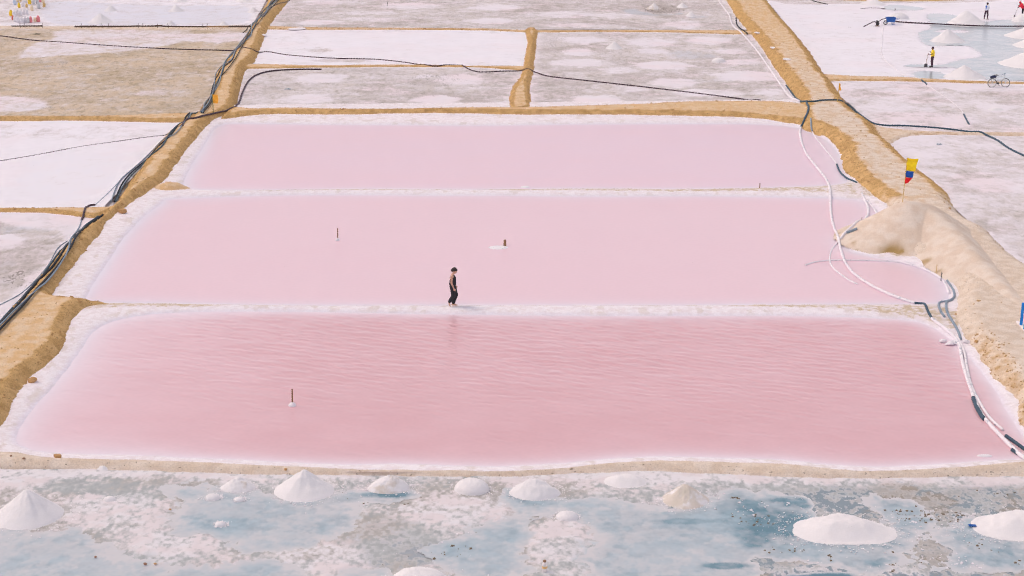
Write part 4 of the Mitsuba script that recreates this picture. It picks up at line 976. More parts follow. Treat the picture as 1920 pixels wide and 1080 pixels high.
def curly_hair(j, P):
    p = [m3.Manifold.batch_hull([ball(P(-0.030, 0, 0.045), 0.098), ball(P(0.015, 0, 0.062), 0.080), ball(P(-0.062, 0, -0.01), 0.074)]), ball(P(-0.095, 0, -0.035), 0.060)]
    r = np.random.default_rng(3)
    for _ in range(34):
        a, b = r.uniform(0, 2 * np.pi), r.uniform(-0.3, 1.0)
        q = math.sqrt(max(0, 1 - b * b))
        f = -0.02 + 0.092 * q * math.cos(a)
        if f > 0.055 and b < 0.6:
            continue
        p.append(ball(P(f - 0.012, 0.090 * q * math.sin(a), 0.035 + 0.095 * b), r.uniform(0.020, 0.030), 10))
    return [('hair', 'mat_hair', union(p))]


q = on_ground([(849, 575)])[0]
person('barefoot woman in black top and trousers walking along the white bund with bowed head', JW, q, 0, 'mat_skin_light', woman_clothes, curly_hair, 1.02)

# the man in yellow with a shovel, turned to the left
JY = dict(pelvis=[0, 0, 0.93], waist=[0, 0, 1.08], chest=[0.0, 0, 1.28], neck=[0.015, 0, 1.46], head=[0.03, 0, 1.58], face=[0.9, 0.35, -0.1], sh_l=[0, 0.185, 1.39], sh_r=[0, -0.185, 1.39],
          el_l=[0.12, 0.235, 1.14], wr_l=[0.34, 0.14, 1.10], el_r=[0.03, -0.22, 1.12], wr_r=[0.20, -0.06, 1.28], hip_l=[0, 0.09, 0.92], hip_r=[0, -0.09, 0.92], kn_l=[0.03, 0.10, 0.50], an_l=[0.0, 0.11, 0.085], toe_l=[0.18, 0.13, 0.03],
          kn_r=[0.02, -0.10, 0.50], an_r=[-0.03, -0.11, 0.085], toe_r=[0.14, -0.15, 0.03], hand_l=[0.9, -0.3, 0.05], palm_l=[0, -1, 0], thumb_l=[0.1, 0, 1], curl_l=1.3, hand_r=[0.5, 0.7, 0.4], palm_r=[-0.6, 0.2, 0.4])


def yellow_clothes(j, P):
    return [('trousers', 'mat_dark_trousers', trousers(j, 0.018)), ('shirt', 'mat_yellow_cloth', shirt(j, 0.026, 0.6, 0.16)), ('boots', 'mat_boots', boots(j))]


def cap(j, P):
    return [('cap', 'mat_dark_trousers', union([m3.Manifold.batch_hull([ball(P(-0.022, 0, 0.050), 0.094), ball(P(0.02, 0, 0.060), 0.082)]), m3.Manifold.batch_hull([ball(P(0.06, 0.05, 0.055), 0.012), ball(P(0.06, -0.05, 0.055), 0.012), ball(P(0.145, 0.02, 0.045), 0.010), ball(P(0.145, -0.02, 0.045), 0.010)])]))]


def short_hair(j, P):
    return [('hair', 'mat_hair', m3.Manifold.batch_hull([ball(P(-0.032, 0, 0.040), 0.093), ball(P(0.012, 0, 0.058), 0.080), ball(P(-0.05, 0, -0.01), 0.066)]))]


qy = on_ground([(1747, 126.5)])[0]
TURN = 180.0
person('man in a yellow shirt and black boots standing in shallow water beside his shovel', JY, qy, TURN, 'mat_skin_dark', yellow_clothes, cap, 0.985)


def rod(a, b, r, n=10):
    return bone((a, r), (b, r), n=n)


def thing(name, label, cat, group=None):
    key = numbered(name)
    tag(key, label, cat, group)
    return key


def part(key, nm, mesh, mat, smooth=True, to_world=None, label=None):
    q = f'{key}__{nm}'
    k2, i = q, 1
    while k2 in scene:
        k2 = f'{q}_{i:03d}'; i += 1
    if hasattr(mesh, 'to_mesh'):
        m = mesh.to_mesh()
        mesh = trimesh.Trimesh(m.vert_properties[:, :3], m.tri_verts, process=False)
    put(k2, mesh, mat, smooth, **({'to_world': to_world} if to_world is not None else {}))
    if label:
        labels[k2] = {'label': label}
    return k2


def box(x0, x1, y0, y1, z0, z1, bev=0.01):
    b = min(bev, (x1 - x0) / 3, (y1 - y0) / 3, (z1 - z0) / 3)
    return m3.Manifold.batch_hull([m3.Manifold.cube((x1 - x0 - 2 * b * (i != 0), y1 - y0 - 2 * b * (i != 1), z1 - z0 - 2 * b * (i != 2)), True).translate(((x0 + x1) / 2, (y0 + y1) / 2, (z0 + z1) / 2)) for i in range(3)])


M = T().translate([float(v) for v in qy]).rotate([0, 0, 1], TURN)
k = thing('shovel', 'shovel with a broad black blade and thin wooden handle, held by the man in yellow', 'shovel')
part(k, 'handle', rod((0.42, 0.10, 1.18), (0.50, 0.04, 0.30), 0.017), 'mat_wood', 40, M)
part(k, 'blade', m3.Manifold.batch_hull([box(0.36, 0.64, 0.02, 0.04, 0.02, 0.04, 0.003), box(0.37, 0.63, 0.00, 0.02, 0.24, 0.27, 0.003), box(0.45, 0.55, 0.02, 0.035, 0.30, 0.32, 0.003)]), 'mat_steel_dark', 30, M)

# the man in the blue vest, seen from behind
JB = dict(pelvis=[0, 0, 0.93], waist=[0.01, 0, 1.08], chest=[0.03, 0, 1.28], neck=[0.05, 0, 1.46], head=[0.07, 0, 1.58], face=[0.95, -0.3, -0.1], sh_l=[0.02, 0.185, 1.39], sh_r=[0.02, -0.185, 1.39],
          el_l=[0.10, 0.24, 1.13], wr_l=[0.26, 0.12, 1.04], el_r=[0.10, -0.24, 1.13], wr_r=[0.28, -0.10, 1.06], hip_l=[0, 0.09, 0.92], hip_r=[0, -0.09, 0.92], kn_l=[-0.03, 0.14, 0.50], an_l=[-0.10, 0.15, 0.085], toe_l=[0.06, 0.19, 0.03],
          kn_r=[0.12, -0.10, 0.50], an_r=[0.05, -0.12, 0.085], toe_r=[0.21, -0.15, 0.03])


def blue_clothes(j, P):
    vest = m3.Manifold.batch_hull([ball(j['waist'] - [0, 0, 0.04], (0.150, 0.120, 0.05)), ball(j['chest'] + [0, 0.02, 0.02], 0.146), ball(j['chest'] + [0, -0.02, 0.02], 0.146)])
    return [('trousers', 'mat_dark_trousers', trousers(j, 0.018, 0.12)), ('shirt', 'mat_white_cloth', shirt(j, 0.026, 1.4, 0.14)), ('vest', 'mat_blue_cloth', vest)]


qb = on_ground([(1848.5, 36.5)])[0]
person('barefoot man in a white shirt and blue vest standing at the water edge', JB, qb, 35, 'mat_skin_dark', blue_clothes, short_hair, 0.98)

# the man in red, bending, cut by the frame
JR = dict(pelvis=[0, 0, 0.94], waist=[0.06, 0, 1.08], chest=[0.17, 0, 1.25], neck=[0.27, 0, 1.39], head=[0.36, 0, 1.47], face=[0.85, 0.0, -0.5], sh_l=[0.20, 0.185, 1.34], sh_r=[0.20, -0.185, 1.34],
          el_l=[0.34, 0.24, 1.12], wr_l=[0.52, 0.10, 1.20], el_r=[0.32, -0.26, 1.08], wr_r=[0.46, -0.06, 0.98], hip_l=[-0.02, 0.09, 0.93], hip_r=[-0.02, -0.09, 0.93], kn_l=[0.09, 0.11, 0.52], an_l=[0.03, 0.12, 0.085], toe_l=[0.19, 0.14, 0.03],
          kn_r=[0.0, -0.11, 0.51], an_r=[-0.08, -0.12, 0.085], toe_r=[0.09, -0.14, 0.03], curl_l=1.2, curl_r=1.2)


def red_clothes(j, P):
    hood = m3.Manifold.batch_hull([ball(P(-0.025, 0, 0.045), 0.100), ball(P(0.015, 0, 0.060), 0.085), ball(P(-0.04, 0, -0.05), 0.080)])
    return [('shorts', 'mat_black_cloth', trousers(j, 0.02, 0.50)), ('shirt', 'mat_red_cloth', shirt(j, 0.034, 1.3, 0.16)), ('hood', 'mat_red_cloth', hood)]


qr = on_ground([(1917, 32.5)])[0]
person('man in a red hooded shirt and dark shorts working at the right picture edge', JR, qr, 180, 'mat_skin_dark', red_clothes, lambda j, P: [], 1.0)
M = T().translate([float(v) for v in qr]).rotate([0, 0, 1], 180)
k = thing('salt_rake', 'long thin rake slanting down to the left from the hands of the man in red', 'rake')
part(k, 'handle', union([rod((0.30, 0.02, 1.75), (0.80, 0.02, 0.22), 0.016)]), 'mat_steel_dark', 40, M)
part(k, 'rake_head', box(0.79, 0.82, -0.20, 0.24, 0.0, 0.22, 0.008), 'mat_steel_dark', 30, M)

# ------------------------------------------------------------------ the blue handcart, its pump and pipe
def placed(px, turn=0.0, s=1.0, dz=0.0):
    q = on_ground([px])[0]
    return T().translate([float(q[0]), float(q[1]), float(q[2] + dz)]).rotate([0, 0, 1], float(turn)).scale(float(s)), q


def wheel_ring(R, r, n=40, m=10):
    a = np.linspace(0, 2 * np.pi, n, endpoint=False)
    p = np.stack([R * np.cos(a), 0 * a, R * np.sin(a)], 1)
    b = np.arange(m) / m * 2 * np.pi
    v = np.stack([((R + r * np.cos(b))[None] * np.cos(a)[:, None]), np.broadcast_to(r * np.sin(b), (n, m)), (R + r * np.cos(b))[None] * np.sin(a)[:, None]], -1).reshape(-1, 3)
    i, j = np.meshgrid(np.arange(n), np.arange(m), indexing='ij')
    f = np.stack([i * m + j, i * m + (j + 1) % m, (i + 1) % n * m + (j + 1) % m, (i + 1) % n * m + j], -1).reshape(-1, 4)
    return trimesh.Trimesh(v, np.vstack([f[:, [0, 1, 2]], f[:, [0, 2, 3]]]), process=False)


def moved(t, *v):
    t = t.copy(); t.apply_translation(v); return t


def man2tri(m):
    q = m.to_mesh()
    return trimesh.Trimesh(q.vert_properties[:, :3], q.tri_verts, process=False)


M, _ = placed((1668, 46.5), 0)
k = thing('handcart', 'bright blue one wheeled handcart standing on white salt at the end of the long pipe', 'wheelbarrow')
tray = m3.Manifold.batch_hull([box(-0.42, 0.52, -0.30, 0.30, 0.72, 0.74), box(-0.26, 0.46, -0.20, 0.20, 0.30, 0.32)]) - m3.Manifold.batch_hull([box(-0.38, 0.48, -0.27, 0.27, 0.76, 0.80), box(-0.23, 0.43, -0.18, 0.18, 0.34, 0.36)])
part(k, 'tray', tray, 'mat_blue_paint', 30, M)
w = part(k, 'wheel', moved(wheel_ring(0.17, 0.045), -0.42, 0, 0.215), 'mat_rubber', True, M)
hub = union([rod((-0.42, -0.09, 0.215), (-0.42, 0.09, 0.215), 0.022)] + [rod((-0.42, 0, 0.215), (-0.42 + 0.15 * math.cos(a), 0, 0.215 + 0.15 * math.sin(a)), 0.010) for a in np.arange(6) * math.pi / 3])
scene[w + '__hub'] = mikit.ply(man2tri(hub), 'mat_metal_pale', smooth=40, to_world=M)
for s in (1, -1):
    part(k, 'leg', union([rod((0.18, s * 0.20, 0.34), (0.26, s * 0.24, 0.02), 0.022), rod((0.44, s * 0.20, 0.34), (0.40, s * 0.24, 0.02), 0.022), rod((0.26, s * 0.24, 0.03), (0.40, s * 0.24, 0.03), 0.022)]), 'mat_blue_paint', 40, M)
    part(k, 'handle', rod((-0.42, s * 0.08, 0.22), (0.86, s * 0.27, 0.62), 0.020), 'mat_blue_paint', 40, M)
M, qp = placed((1645, 49), 0)
k = thing('motor_pump', 'small black motor pump on the salt, left of the blue handcart', 'pump')
part(k, 'motor', union([m3.Manifold.batch_hull([ball((0, 0, 0.24), (0.17, 0.16, 0.19)), ball((0.05, 0, 0.28), 0.13)]), box(-0.08, 0.10, -0.09, 0.09, 0.42, 0.50, 0.02)]), 'mat_rubber', 40, M)
part(k, 'frame', union([rod((-0.2, s * 0.16, 0.03), (0.2, s * 0.16, 0.03), 0.02) for s in (1, -1)] + [rod((q, -0.16, 0.03), (q, 0.16, 0.03), 0.02) for q in (-0.18, 0.18)]), 'mat_cap_brown', 40, M)
part(k, 'air_filter', box(-0.16, -0.02, -0.08, 0.08, 0.44, 0.56, 0.02), 'mat_steel_dark', 30, M)


def air_hose(pts, r, mat, label):
    key = numbered('hose')
    put(key, tube(smooth_line(pts, 10), r, 9), mat, True)
    tag(key, label, 'hose')


g = on_ground([(1619, 50.5)])[0]
air_hose([g + [0, 0, 0.03], g * 0.55 + qp * 0.45 + [0, 0, 0.30], qp + [-0.36, 0, 0.44], qp + [-0.12, 0, 0.36]], 0.045, 'mat_hose_purple', 'short dark suction hose arching from the salt to the motor pump')
gc = on_ground([(1660, 45.5)])[0]
air_hose([qp + [0.08, 0, 0.42], qp * 0.5 + gc * 0.5 + [0, 0, 0.55], gc + [0, 0, 0.55], gc + [0.35, 0, 0.50]], 0.035, 'mat_hose_purple', 'short thin hose between the motor pump and the blue handcart')
k = thing('stick', 'thin dark stick standing behind the blue handcart', 'stick')
M, _ = placed((1678, 20))
scene[k] = mikit.ply(man2tri(rod((0, 0, 0), (0.02, 0, 0.22), 0.03)), 'mat_steel_dark', smooth=40, to_world=M)

# ------------------------------------------------------------------ the bicycle
M, _ = placed((1872, 163.5), 4)
k = thing('bicycle', 'bicycle with a pale frame and its front wheel turned, standing beside the narrow far bund', 'bicycle')
RW, FW = np.array([-0.52, 0, 0.33]), np.array([0.52, 0, 0.33])


def bike_wheel(c, turn, nm):
    R4 = M @ T().translate([float(v) for v in c]).rotate([0, 0, 1], turn)
    w = part(k, nm, wheel_ring(0.30, 0.013, 48), 'mat_metal_pale', True, R4)
    scene[w + '__tyre'] = mikit.ply(wheel_ring(0.325, 0.024, 48), 'mat_rubber', smooth=True, to_world=R4)
    sp = union([rod((0, 0, 0), (0.30 * math.cos(a), 0, 0.30 * math.sin(a)), 0.0035, 6) for a in np.arange(18) * 2 * math.pi / 18] + [rod((0, -0.05, 0), (0, 0.05, 0), 0.02, 8)])
    scene[w + '__spokes'] = mikit.ply(man2tri(sp), 'mat_metal_pale', smooth=40, to_world=R4)


bike_wheel(RW, 0, 'rear_wheel')
bike_wheel(FW, -38, 'front_wheel')
bb, st, hd = (-0.08, 0, 0.30), (-0.20, 0, 0.78), (0.38, 0, 0.82)
fr = union([rod(bb, st, 0.018), rod(st, hd, 0.017), rod(bb, (0.40, 0, 0.70), 0.020), rod((0.36, 0, 0.90), (0.41, 0, 0.66), 0.021)] + [rod(bb, RW + [0, q * 0.05, 0], 0.011) for q in (1, -1)] + [rod(st, RW + [0, q * 0.05, 0], 0.010) for q in (1, -1)])
part(k, 'frame', fr, 'mat_metal_pale', 40, M)
ft = M @ T().translate([0.41, 0, 0.0]).rotate([0, 0, 1], -38)
part(k, 'fork', union([rod((0.0, q * 0.05, 0.66), (0.11, q * 0.05, 0.33), 0.012) for q in (1, -1)] + [rod((0, -0.05, 0.66), (0, 0.05, 0.66), 0.014)]), 'mat_metal_pale', 40, ft)
part(k, 'handlebar', union([rod((-0.03, 0, 0.88), (-0.02, 0, 1.0), 0.014), rod((-0.02, -0.27, 1.02), (-0.02, 0.27, 1.02), 0.014), rod((-0.02, -0.27, 1.02), (-0.14, -0.30, 1.0), 0.016), rod((-0.02, 0.27, 1.02), (-0.14, 0.30, 1.0), 0.016)]), 'mat_scrap', 40, ft)
part(k, 'saddle', union([rod(st, (-0.22, 0, 0.90), 0.014), m3.Manifold.batch_hull([ball((-0.32, 0.06, 0.93), (0.06, 0.05, 0.03)), ball((-0.32, -0.06, 0.93), (0.06, 0.05, 0.03)), ball((-0.06, 0, 0.92), (0.04, 0.025, 0.022))])]), 'mat_rubber', 40, M)
part(k, 'carrier', union([rod((-0.72, q * 0.06, 0.70), (-0.24, q * 0.06, 0.72), 0.009, 8) for q in (1, -1)] + [rod((-0.66, q * 0.06, 0.70), RW + [0, q * 0.06, 0], 0.008, 8) for q in (1, -1)] + [rod((x, -0.06, 0.70), (x, 0.06, 0.70), 0.008, 8) for x in (-0.7, -0.5, -0.3)]), 'mat_steel_dark', 40, M)
part(k, 'pedals', union([rod((-0.08, -0.07, 0.30), (-0.02, -0.08, 0.15), 0.011, 8), rod((-0.08, 0.07, 0.30), (-0.14, 0.08, 0.45), 0.011, 8), box(-0.06, 0.03, -0.19, -0.08, 0.135, 0.16, 0.005), box(-0.19, -0.10, 0.08, 0.19, 0.44, 0.465, 0.005), rod((-0.08, -0.05, 0.30), (-0.08, -0.04, 0.30), 0.09, 16)]), 'mat_steel_dark', 40, M)
plain('mat_bag', (0.015, 0.022, 0.075), 0.8)
kb = thing('bag', 'dark blue bag strapped on the carrier of the bicycle', 'bag')
scene[kb] = mikit.ply(to_mesh(m3.Manifold.batch_hull([ball((-0.60, 0, 0.79), (0.13, 0.11, 0.07)), ball((-0.34, 0, 0.80), (0.10, 0.12, 0.07)), ball((-0.42, 0, 0.86), 0.07)]), 0.04, 3), 'mat_bag', smooth=True, to_world=M)

# ------------------------------------------------------------------ flags
def cloth(x0, cols, rows, outline, z_of, seed, wave=0.05):
    """A hanging piece of cloth between the pole and its free edge; outline(t) gives its width at height fraction t."""
    u, t = np.meshgrid(np.linspace(0, 1, cols), np.linspace(0, 1, rows))
    Xc = x0 + u * outline(t)
    Yc = wave * u * np.sin(5.5 * u + 2.2 * t + seed) + 0.03 * np.sin(9 * t + 3 * u)
    Zc = z_of(t) - 0.05 * u * (1 + np.sin(3 * u + seed)) * 0.6
    n = cols * rows
    v = np.vstack([np.stack([Xc.ravel(), (Yc + s).ravel(), Zc.ravel()], 1) for s in (-0.003, 0.003)])
    i, j = np.meshgrid(np.arange(rows - 1), np.arange(cols - 1), indexing='ij')
    q = np.stack([i * cols + j, i * cols + j + 1, (i + 1) * cols + j + 1, (i + 1) * cols + j], -1).reshape(-1, 4)
    rim = np.concatenate([np.arange(cols), np.arange(2, rows + 1) * cols - 1, np.arange(n - 2, n - cols - 1, -1), np.arange(rows - 2, 0, -1) * cols])
    e = np.stack([rim, np.roll(rim, -1), np.roll(rim, -1) + n, rim + n], -1)
    return v, np.vstack([q[:, ::-1], q + n, e])


q = PEAK - [0.28, 0.0, 0.0]
q[2] = float(mound_height(q[:1], q[1:2])[0])
M = T().translate([float(v) for v in q - [0, 0, 0.08]]).rotate([0, 0, 1], -8)
k = thing('flag', 'flag of yellow, blue and red bands on a bamboo pole on the sand heap', 'flag')
part(k, 'pole', rod((0, 0, 0), (0.07, 0, 2.28), 0.016), 'mat_bamboo', 40, M)
tb = lambda a, b: (lambda t: a + (b - a) * t)
part(k, 'yellow_band', cloth(0.045, 16, 10, tb(0.44, 0.56), tb(1.66, 2.28), 0.3), 'mat_flag_yellow', 60, M)
part(k, 'blue_band', cloth(0.035, 14, 7, tb(0.36, 0.41), tb(1.33, 1.66), 0.6), 'mat_flag_blue', 60, M)
part(k, 'red_band', cloth(0.030, 14, 7, lambda t: 0.05 + 0.32 * np.sqrt(np.clip(t, 0, 1)), tb(1.02, 1.33), 0.9), 'mat_flag_red', 60, M)
M, _ = placed((400, 211), 0)
k = thing('flag', 'orange yellow square flag on a short olive stick on the left embankment', 'flag')
part(k, 'pole', rod((0, 0, -0.1), (0.0, 0, 1.25), 0.03), 'mat_olive', 40, M)
part(k, 'cloth', cloth(-0.02, 10, 8, lambda t: 0.36 + 0.05 * np.sin(3 * t), tb(0.66, 1.26), 0.2, 0.03), 'mat_flag_orange', 60, M)
M, _ = placed((1570, 192), 0)
k = thing('flag', 'narrow yellow pennant on a thin pole at the right edge of the earth track', 'flag')
part(k, 'pole', rod((0, 0, -0.1), (0.06, 0, 1.30), 0.026), 'mat_bamboo', 40, M)
part(k, 'cloth', cloth(0.035, 8, 8, tb(0.17, 0.09), tb(0.84, 1.34), 0.2, 0.02), 'mat_flag_orange', 60, M)

# ------------------------------------------------------------------ stakes, rocks, bottle, rags
def salt_foot(R, h, seed):
    n, r = 28, np.array([0, 0.35, 0.65, 0.9, 1.0, 1.08])
    a = np.arange(n) / n * 2 * np.pi
    A, Q = np.meshgrid(a, r)
    E = 1 + 0.14 * N(np.cos(A), np.sin(A), 0.8, 2, seed)
    z = h * np.sqrt(np.clip(1 - (Q / 1.08) ** 2, 0, 1)) - 0.02
    v = np.stack([R * Q * E * np.cos(A), R * Q * E * np.sin(A), z + 0.02 * N(np.cos(A) * Q, np.sin(A) * Q, 0.5, 2, seed + 1)], -1).reshape(-1, 3)
    i, j = np.meshgrid(np.arange(len(r) - 1), np.arange(n), indexing='ij')
    return v, np.stack([i * n + j, i * n + (j + 1) % n, (i + 1) * n + (j + 1) % n, (i + 1) * n + j], -1).reshape(-1, 4)[:, ::-1]


def stake(px, hgt, r, R, h, label, mat='mat_stake', lean=0.02):
    M, _ = placed(px)
    k = thing('stake', label, 'stake')
    part(k, 'post', m3.Manifold.batch_hull([ball((0, 0, -0.1), r, 12), ball((lean, 0.01, hgt), r * 0.92, 12)]), mat, 40, M)
    if R:
        part(k, 'salt_crust', salt_foot(R, h, int(px[0])), 'mat_salted', True, M)


stake((548, 761), 0.62, 0.028, 0.125, 0.16, 'brown wooden stake with a white salt foot in the nearest pink pond')
stake((633, 451), 0.62, 0.026, 0.10, 0.16, 'thin brown stake with a salt foot in the middle pink pond, left of the woman')
stake((946, 461), 0.26, 0.07, 0.0, 0.0, 'short thick stump behind a white salt patch in the middle pink pond')
stake((1424, 352), 0.24, 0.03, 0.0, 0, 'small stick at the near shore of the farthest pink pond')
stake((1615, 415), 0.20, 0.02, 0.0, 0, 'little stick in the bay left of the sand heap')
stake((1755, 511), 0.40, 0.016, 0.0, 0, 'thin pale stick on the shore of the cove, the left one', 'mat_bamboo')
stake((1764, 527), 0.42, 0.020, 0.0, 0, 'thin dark stick in the salt rim of the cove, the right one', 'mat_steel_dark')
M, _ = placed((934, 464))
k = thing('salt_patch', 'small white patch of salt breaking the surface of the middle pink pond beside the stump', 'salt patch')
v, f = salt_foot(0.46, 0.05, 77)
v = v * [1, 0.75, 1] + [0, 0, 0.003]
put(k, (v, f), 'mat_salted', True, to_world=M)
for px, s, lab in (((1846, 855), (0.24, 0.10, 0.05), 'thin white sliver of salt floating in the lower right of the nearest pink pond'), ((985, 351), (0.25, 0.22, 0.06), 'small white salt lump near the shore of the farthest pink pond')):
    M, _ = placed(px)
    k = thing('salt_patch', lab, 'salt patch')
    v, f = salt_foot(1.0, 1.0, int(px[0]))
    put(k, (v * s, f), 'mat_salted', True, to_world=M)


def rock(px, s, mat, label, seed, name='rock'):
    M, _ = placed(px)
    k = thing(name, label, name)
    t = trimesh.creation.icosphere(3)
    v = np.array(t.vertices)
    r = np.random.default_rng(seed)
    for _ in range(9):
        n = r.normal(size=3); n /= np.linalg.norm(n)
        c = r.uniform(0.55, 0.85)
        d = v @ n
        v = v - np.clip(d - c, 0, None)[:, None] * n
    v = v * (1 + 0.10 * (2 * meshkit.fbm(v * 2.5, 3, seed) - 1))[:, None]
    put(k, (v * np.array(s) + [0, 0, s[2] * 0.6], t.faces), mat, 35, to_world=M)


rock((108, 859), (0.15, 0.11, 0.10), 'mat_rock_orange', 'orange brown angular rock on the near left shore of the nearest pink pond', 1)
rock((21, 856), (0.05, 0.04, 0.03), 'mat_rock_brown', 'small brown stone at the left edge, left of the orange rock', 2)
rock((45, 860), (0.055, 0.045, 0.03), 'mat_rock_brown', 'small brown stone between the left edge and the orange rock', 3)
rock((535, 881), (0.06, 0.05, 0.04), 'mat_rock_orange', 'small orange stone on the sandy bund left of the tall white heap', 4)
rock((1030, 929), (0.09, 0.06, 0.05), 'mat_rock_brown', 'brown clod at the foot of the lumpy pinkish salt heap', 5)
rock((179, 1045), (0.04, 0.035, 0.03), 'mat_rock_brown', 'small dark red stone alone in the left foreground', 6)
rock((272, 1059), (0.055, 0.045, 0.04), 'mat_rock_brown', 'dark red brown stone in the left foreground, left one of a pair', 7)
rock((291, 1058), (0.05, 0.035, 0.025), 'mat_rock_orange', 'flat reddish stone in the left foreground, right one of a pair', 8)
rock((319, 956), (0.04, 0.03, 0.025), 'mat_rock_orange', 'tiny orange stone on the pinkish crust of the left foreground', 9)
rock((230, 400), (0.26, 0.20, 0.16), 'mat_rock_orange', 'brown clod on the left embankment beside the near end of the hose bundle', 10)
rock((60, 716), (0.20, 0.16, 0.13), 'mat_rock_orange', 'ochre clod low on the slope of the left embankment beside the nearest pond', 11)
for i, (px, s) in enumerate((((1768, 642), 0.13), ((1780, 647), 0.15), ((1793, 645), 0.16), ((1812, 643), 0.12))):
    rock(px, (s * 1.3, s, s * 0.7), 'mat_salted', ['lump of salt at the left tip of the lumpy salt row by the hoses', 'lump of salt second in the row by the hoses', 'large lump of salt third in the row by the hoses', 'lump of salt at the right end of the row by the hoses'][i], 20 + i, 'salt_lump')

for px, s, lab in (((1421, 62), (0.42, 0.5, 0.05), 'white smear of salt high on the left slope of the earth track'), ((1449, 90), (0.30, 0.5, 0.05), 'white smear of salt half way down the left slope of the earth track'), ((1476, 112), (0.36, 0.6, 0.05), 'white smear of salt on the left slope of the earth track, nearest of three'),
                   ((495, 68), (0.30, 0.5, 0.10), 'small white lump of salt on the far left embankment'), ((556, 54), (0.9, 0.9, 0.06), 'white patch of salt spilled on the thin far bund')):
    rock(px, s, 'mat_salted', lab, int(px[0]), 'salt_patch')
M, _ = placed((1021, 1071))
k = thing('bottle', 'small whitish plastic bottle with a brown cap standing in the bottom foreground', 'bottle')


def lathe(pr, n=20):
    a = np.arange(n) / n * 2 * np.pi
    pr = np.asarray(pr, float)
    v = np.stack([pr[:, :1] * np.cos(a), pr[:, :1] * np.sin(a), np.broadcast_to(pr[:, 1:2], (len(pr), n))], -1).reshape(-1, 3)
    i, j = np.meshgrid(np.arange(len(pr) - 1), np.arange(n), indexing='ij')
    return v, np.stack([i * n + j, i * n + (j + 1) % n, (i + 1) * n + (j + 1) % n, (i + 1) * n + j], -1).reshape(-1, 4)


part(k, 'body', lathe([(0.001, 0), (0.068, 0), (0.072, 0.02), (0.072, 0.19), (0.06, 0.24), (0.035, 0.27), (0.033, 0.285), (0.001, 0.286)]), 'mat_plastic_white', 40, M)
part(k, 'label', lathe([(0.0735, 0.10), (0.0745, 0.105), (0.0745, 0.165), (0.0735, 0.17)]), 'mat_label_orange', 40, M)
part(k, 'cap', lathe([(0.001, 0.285), (0.042, 0.285), (0.042, 0.335), (0.038, 0.34), (0.001, 0.34)]), 'mat_cap_brown', 40, M)


def rag(px, s, mat, label, seed):
    M, _ = placed(px)
    k = thing('rag', label, 'rag')
    n = 14
    u, t = np.meshgrid(np.linspace(-1, 1, n), np.linspace(-1, 1, n))
    z = 0.10 + 0.5 * np.abs(N(u, t, 0.9, 3, seed)) * (1 - 0.6 * np.maximum(np.abs(u), np.abs(t)) ** 2)
    r = 1 + 0.25 * N(u, t, 1.0, 2, seed + 1)
    v = np.stack([u * r * s[0], t * r * s[1], z * s[2]], -1).reshape(-1, 3)
    i, j = np.meshgrid(np.arange(n - 1), np.arange(n - 1), indexing='ij')
    q = np.stack([i * n + j, i * n + j + 1, (i + 1) * n + j + 1, (i + 1) * n + j], -1).reshape(-1, 4)
    m = trimesh.Trimesh(v, np.vstack([q[:, [0, 1, 2]], q[:, [0, 2, 3]]]), process=False)
    lo = m.copy(); lo.vertices = lo.vertices - [0, 0, 0.006]; lo.invert()
    put(k, trimesh.util.concatenate([m, lo]), mat, 60, to_world=M)


rag((1823, 986), (0.11, 0.07, 0.14), 'mat_blue_paint', 'crumpled blue rag at the foot of the wide salt heap on the right edge', 3)
rag((1300, 271), (0.001, 0.001, 0.001), 'mat_scrap', 'x', 4) if False else None
rag((1761, 271), (0.16, 0.12, 0.20), 'mat_scrap', 'dark scrap of plastic lying on the streaky pan right of the earth track', 5)
rag((540, 167), (0.22, 0.14, 0.08), 'mat_scrap', 'bluish scrap of plastic in the grey patchy pan, left centre', 6)
rag((70, 64), (0.30, 0.20, 0.16), 'mat_rubber', 'black scrap at the far edge of the beige mud pan', 7)
k = thing('stick', 'short dark stick upright in the far top pan, left of centre', 'stick')
M, _ = placed((726, 11))
scene[k] = mikit.ply(man2tri(rod((0, 0, -0.05), (0.04, 0, 0.42), 0.03)), 'mat_rubber', smooth=40, to_world=M)

# ------------------------------------------------------------------ blue boards at the right edge
q = on_ground([(1913, 611), (1936, 638)])
k = thing('board_fence', 'row of upright bright blue boards on a white sill at the right edge', 'fence')
d = q[1] - q[0]
for i in range(8):
    c = q[0] + d * (0.05 + 0.30 * i)
    h = [0.98, 0.86, 0.90, 0.96, 0.92, 0.95, 0.9, 0.96][i]
    M = T().translate([float(c[0]), float(c[1]), float(q[0][2])]).rotate([0, 0, 1], float(-14 + 5 * (i % 3)))
    part(k, 'board', box(-0.055, 0.055, -0.012, 0.012, 0.0, h, 0.004), 'mat_blue_bright', 30, M)
c = q[0] + d * 1.1
M = T().translate([float(c[0]), float(c[1]), float(q[0][2])]).rotate([0, 0, 1], float(math.degrees(math.atan2(d[1], d[0]))))
part(k, 'sill', box(-1.35 * np.linalg.norm(d[:2]), 1.3 * np.linalg.norm(d[:2]), -0.06, 0.06, -0.06, 0.05, 0.01), 'mat_plastic_white', 30, M)

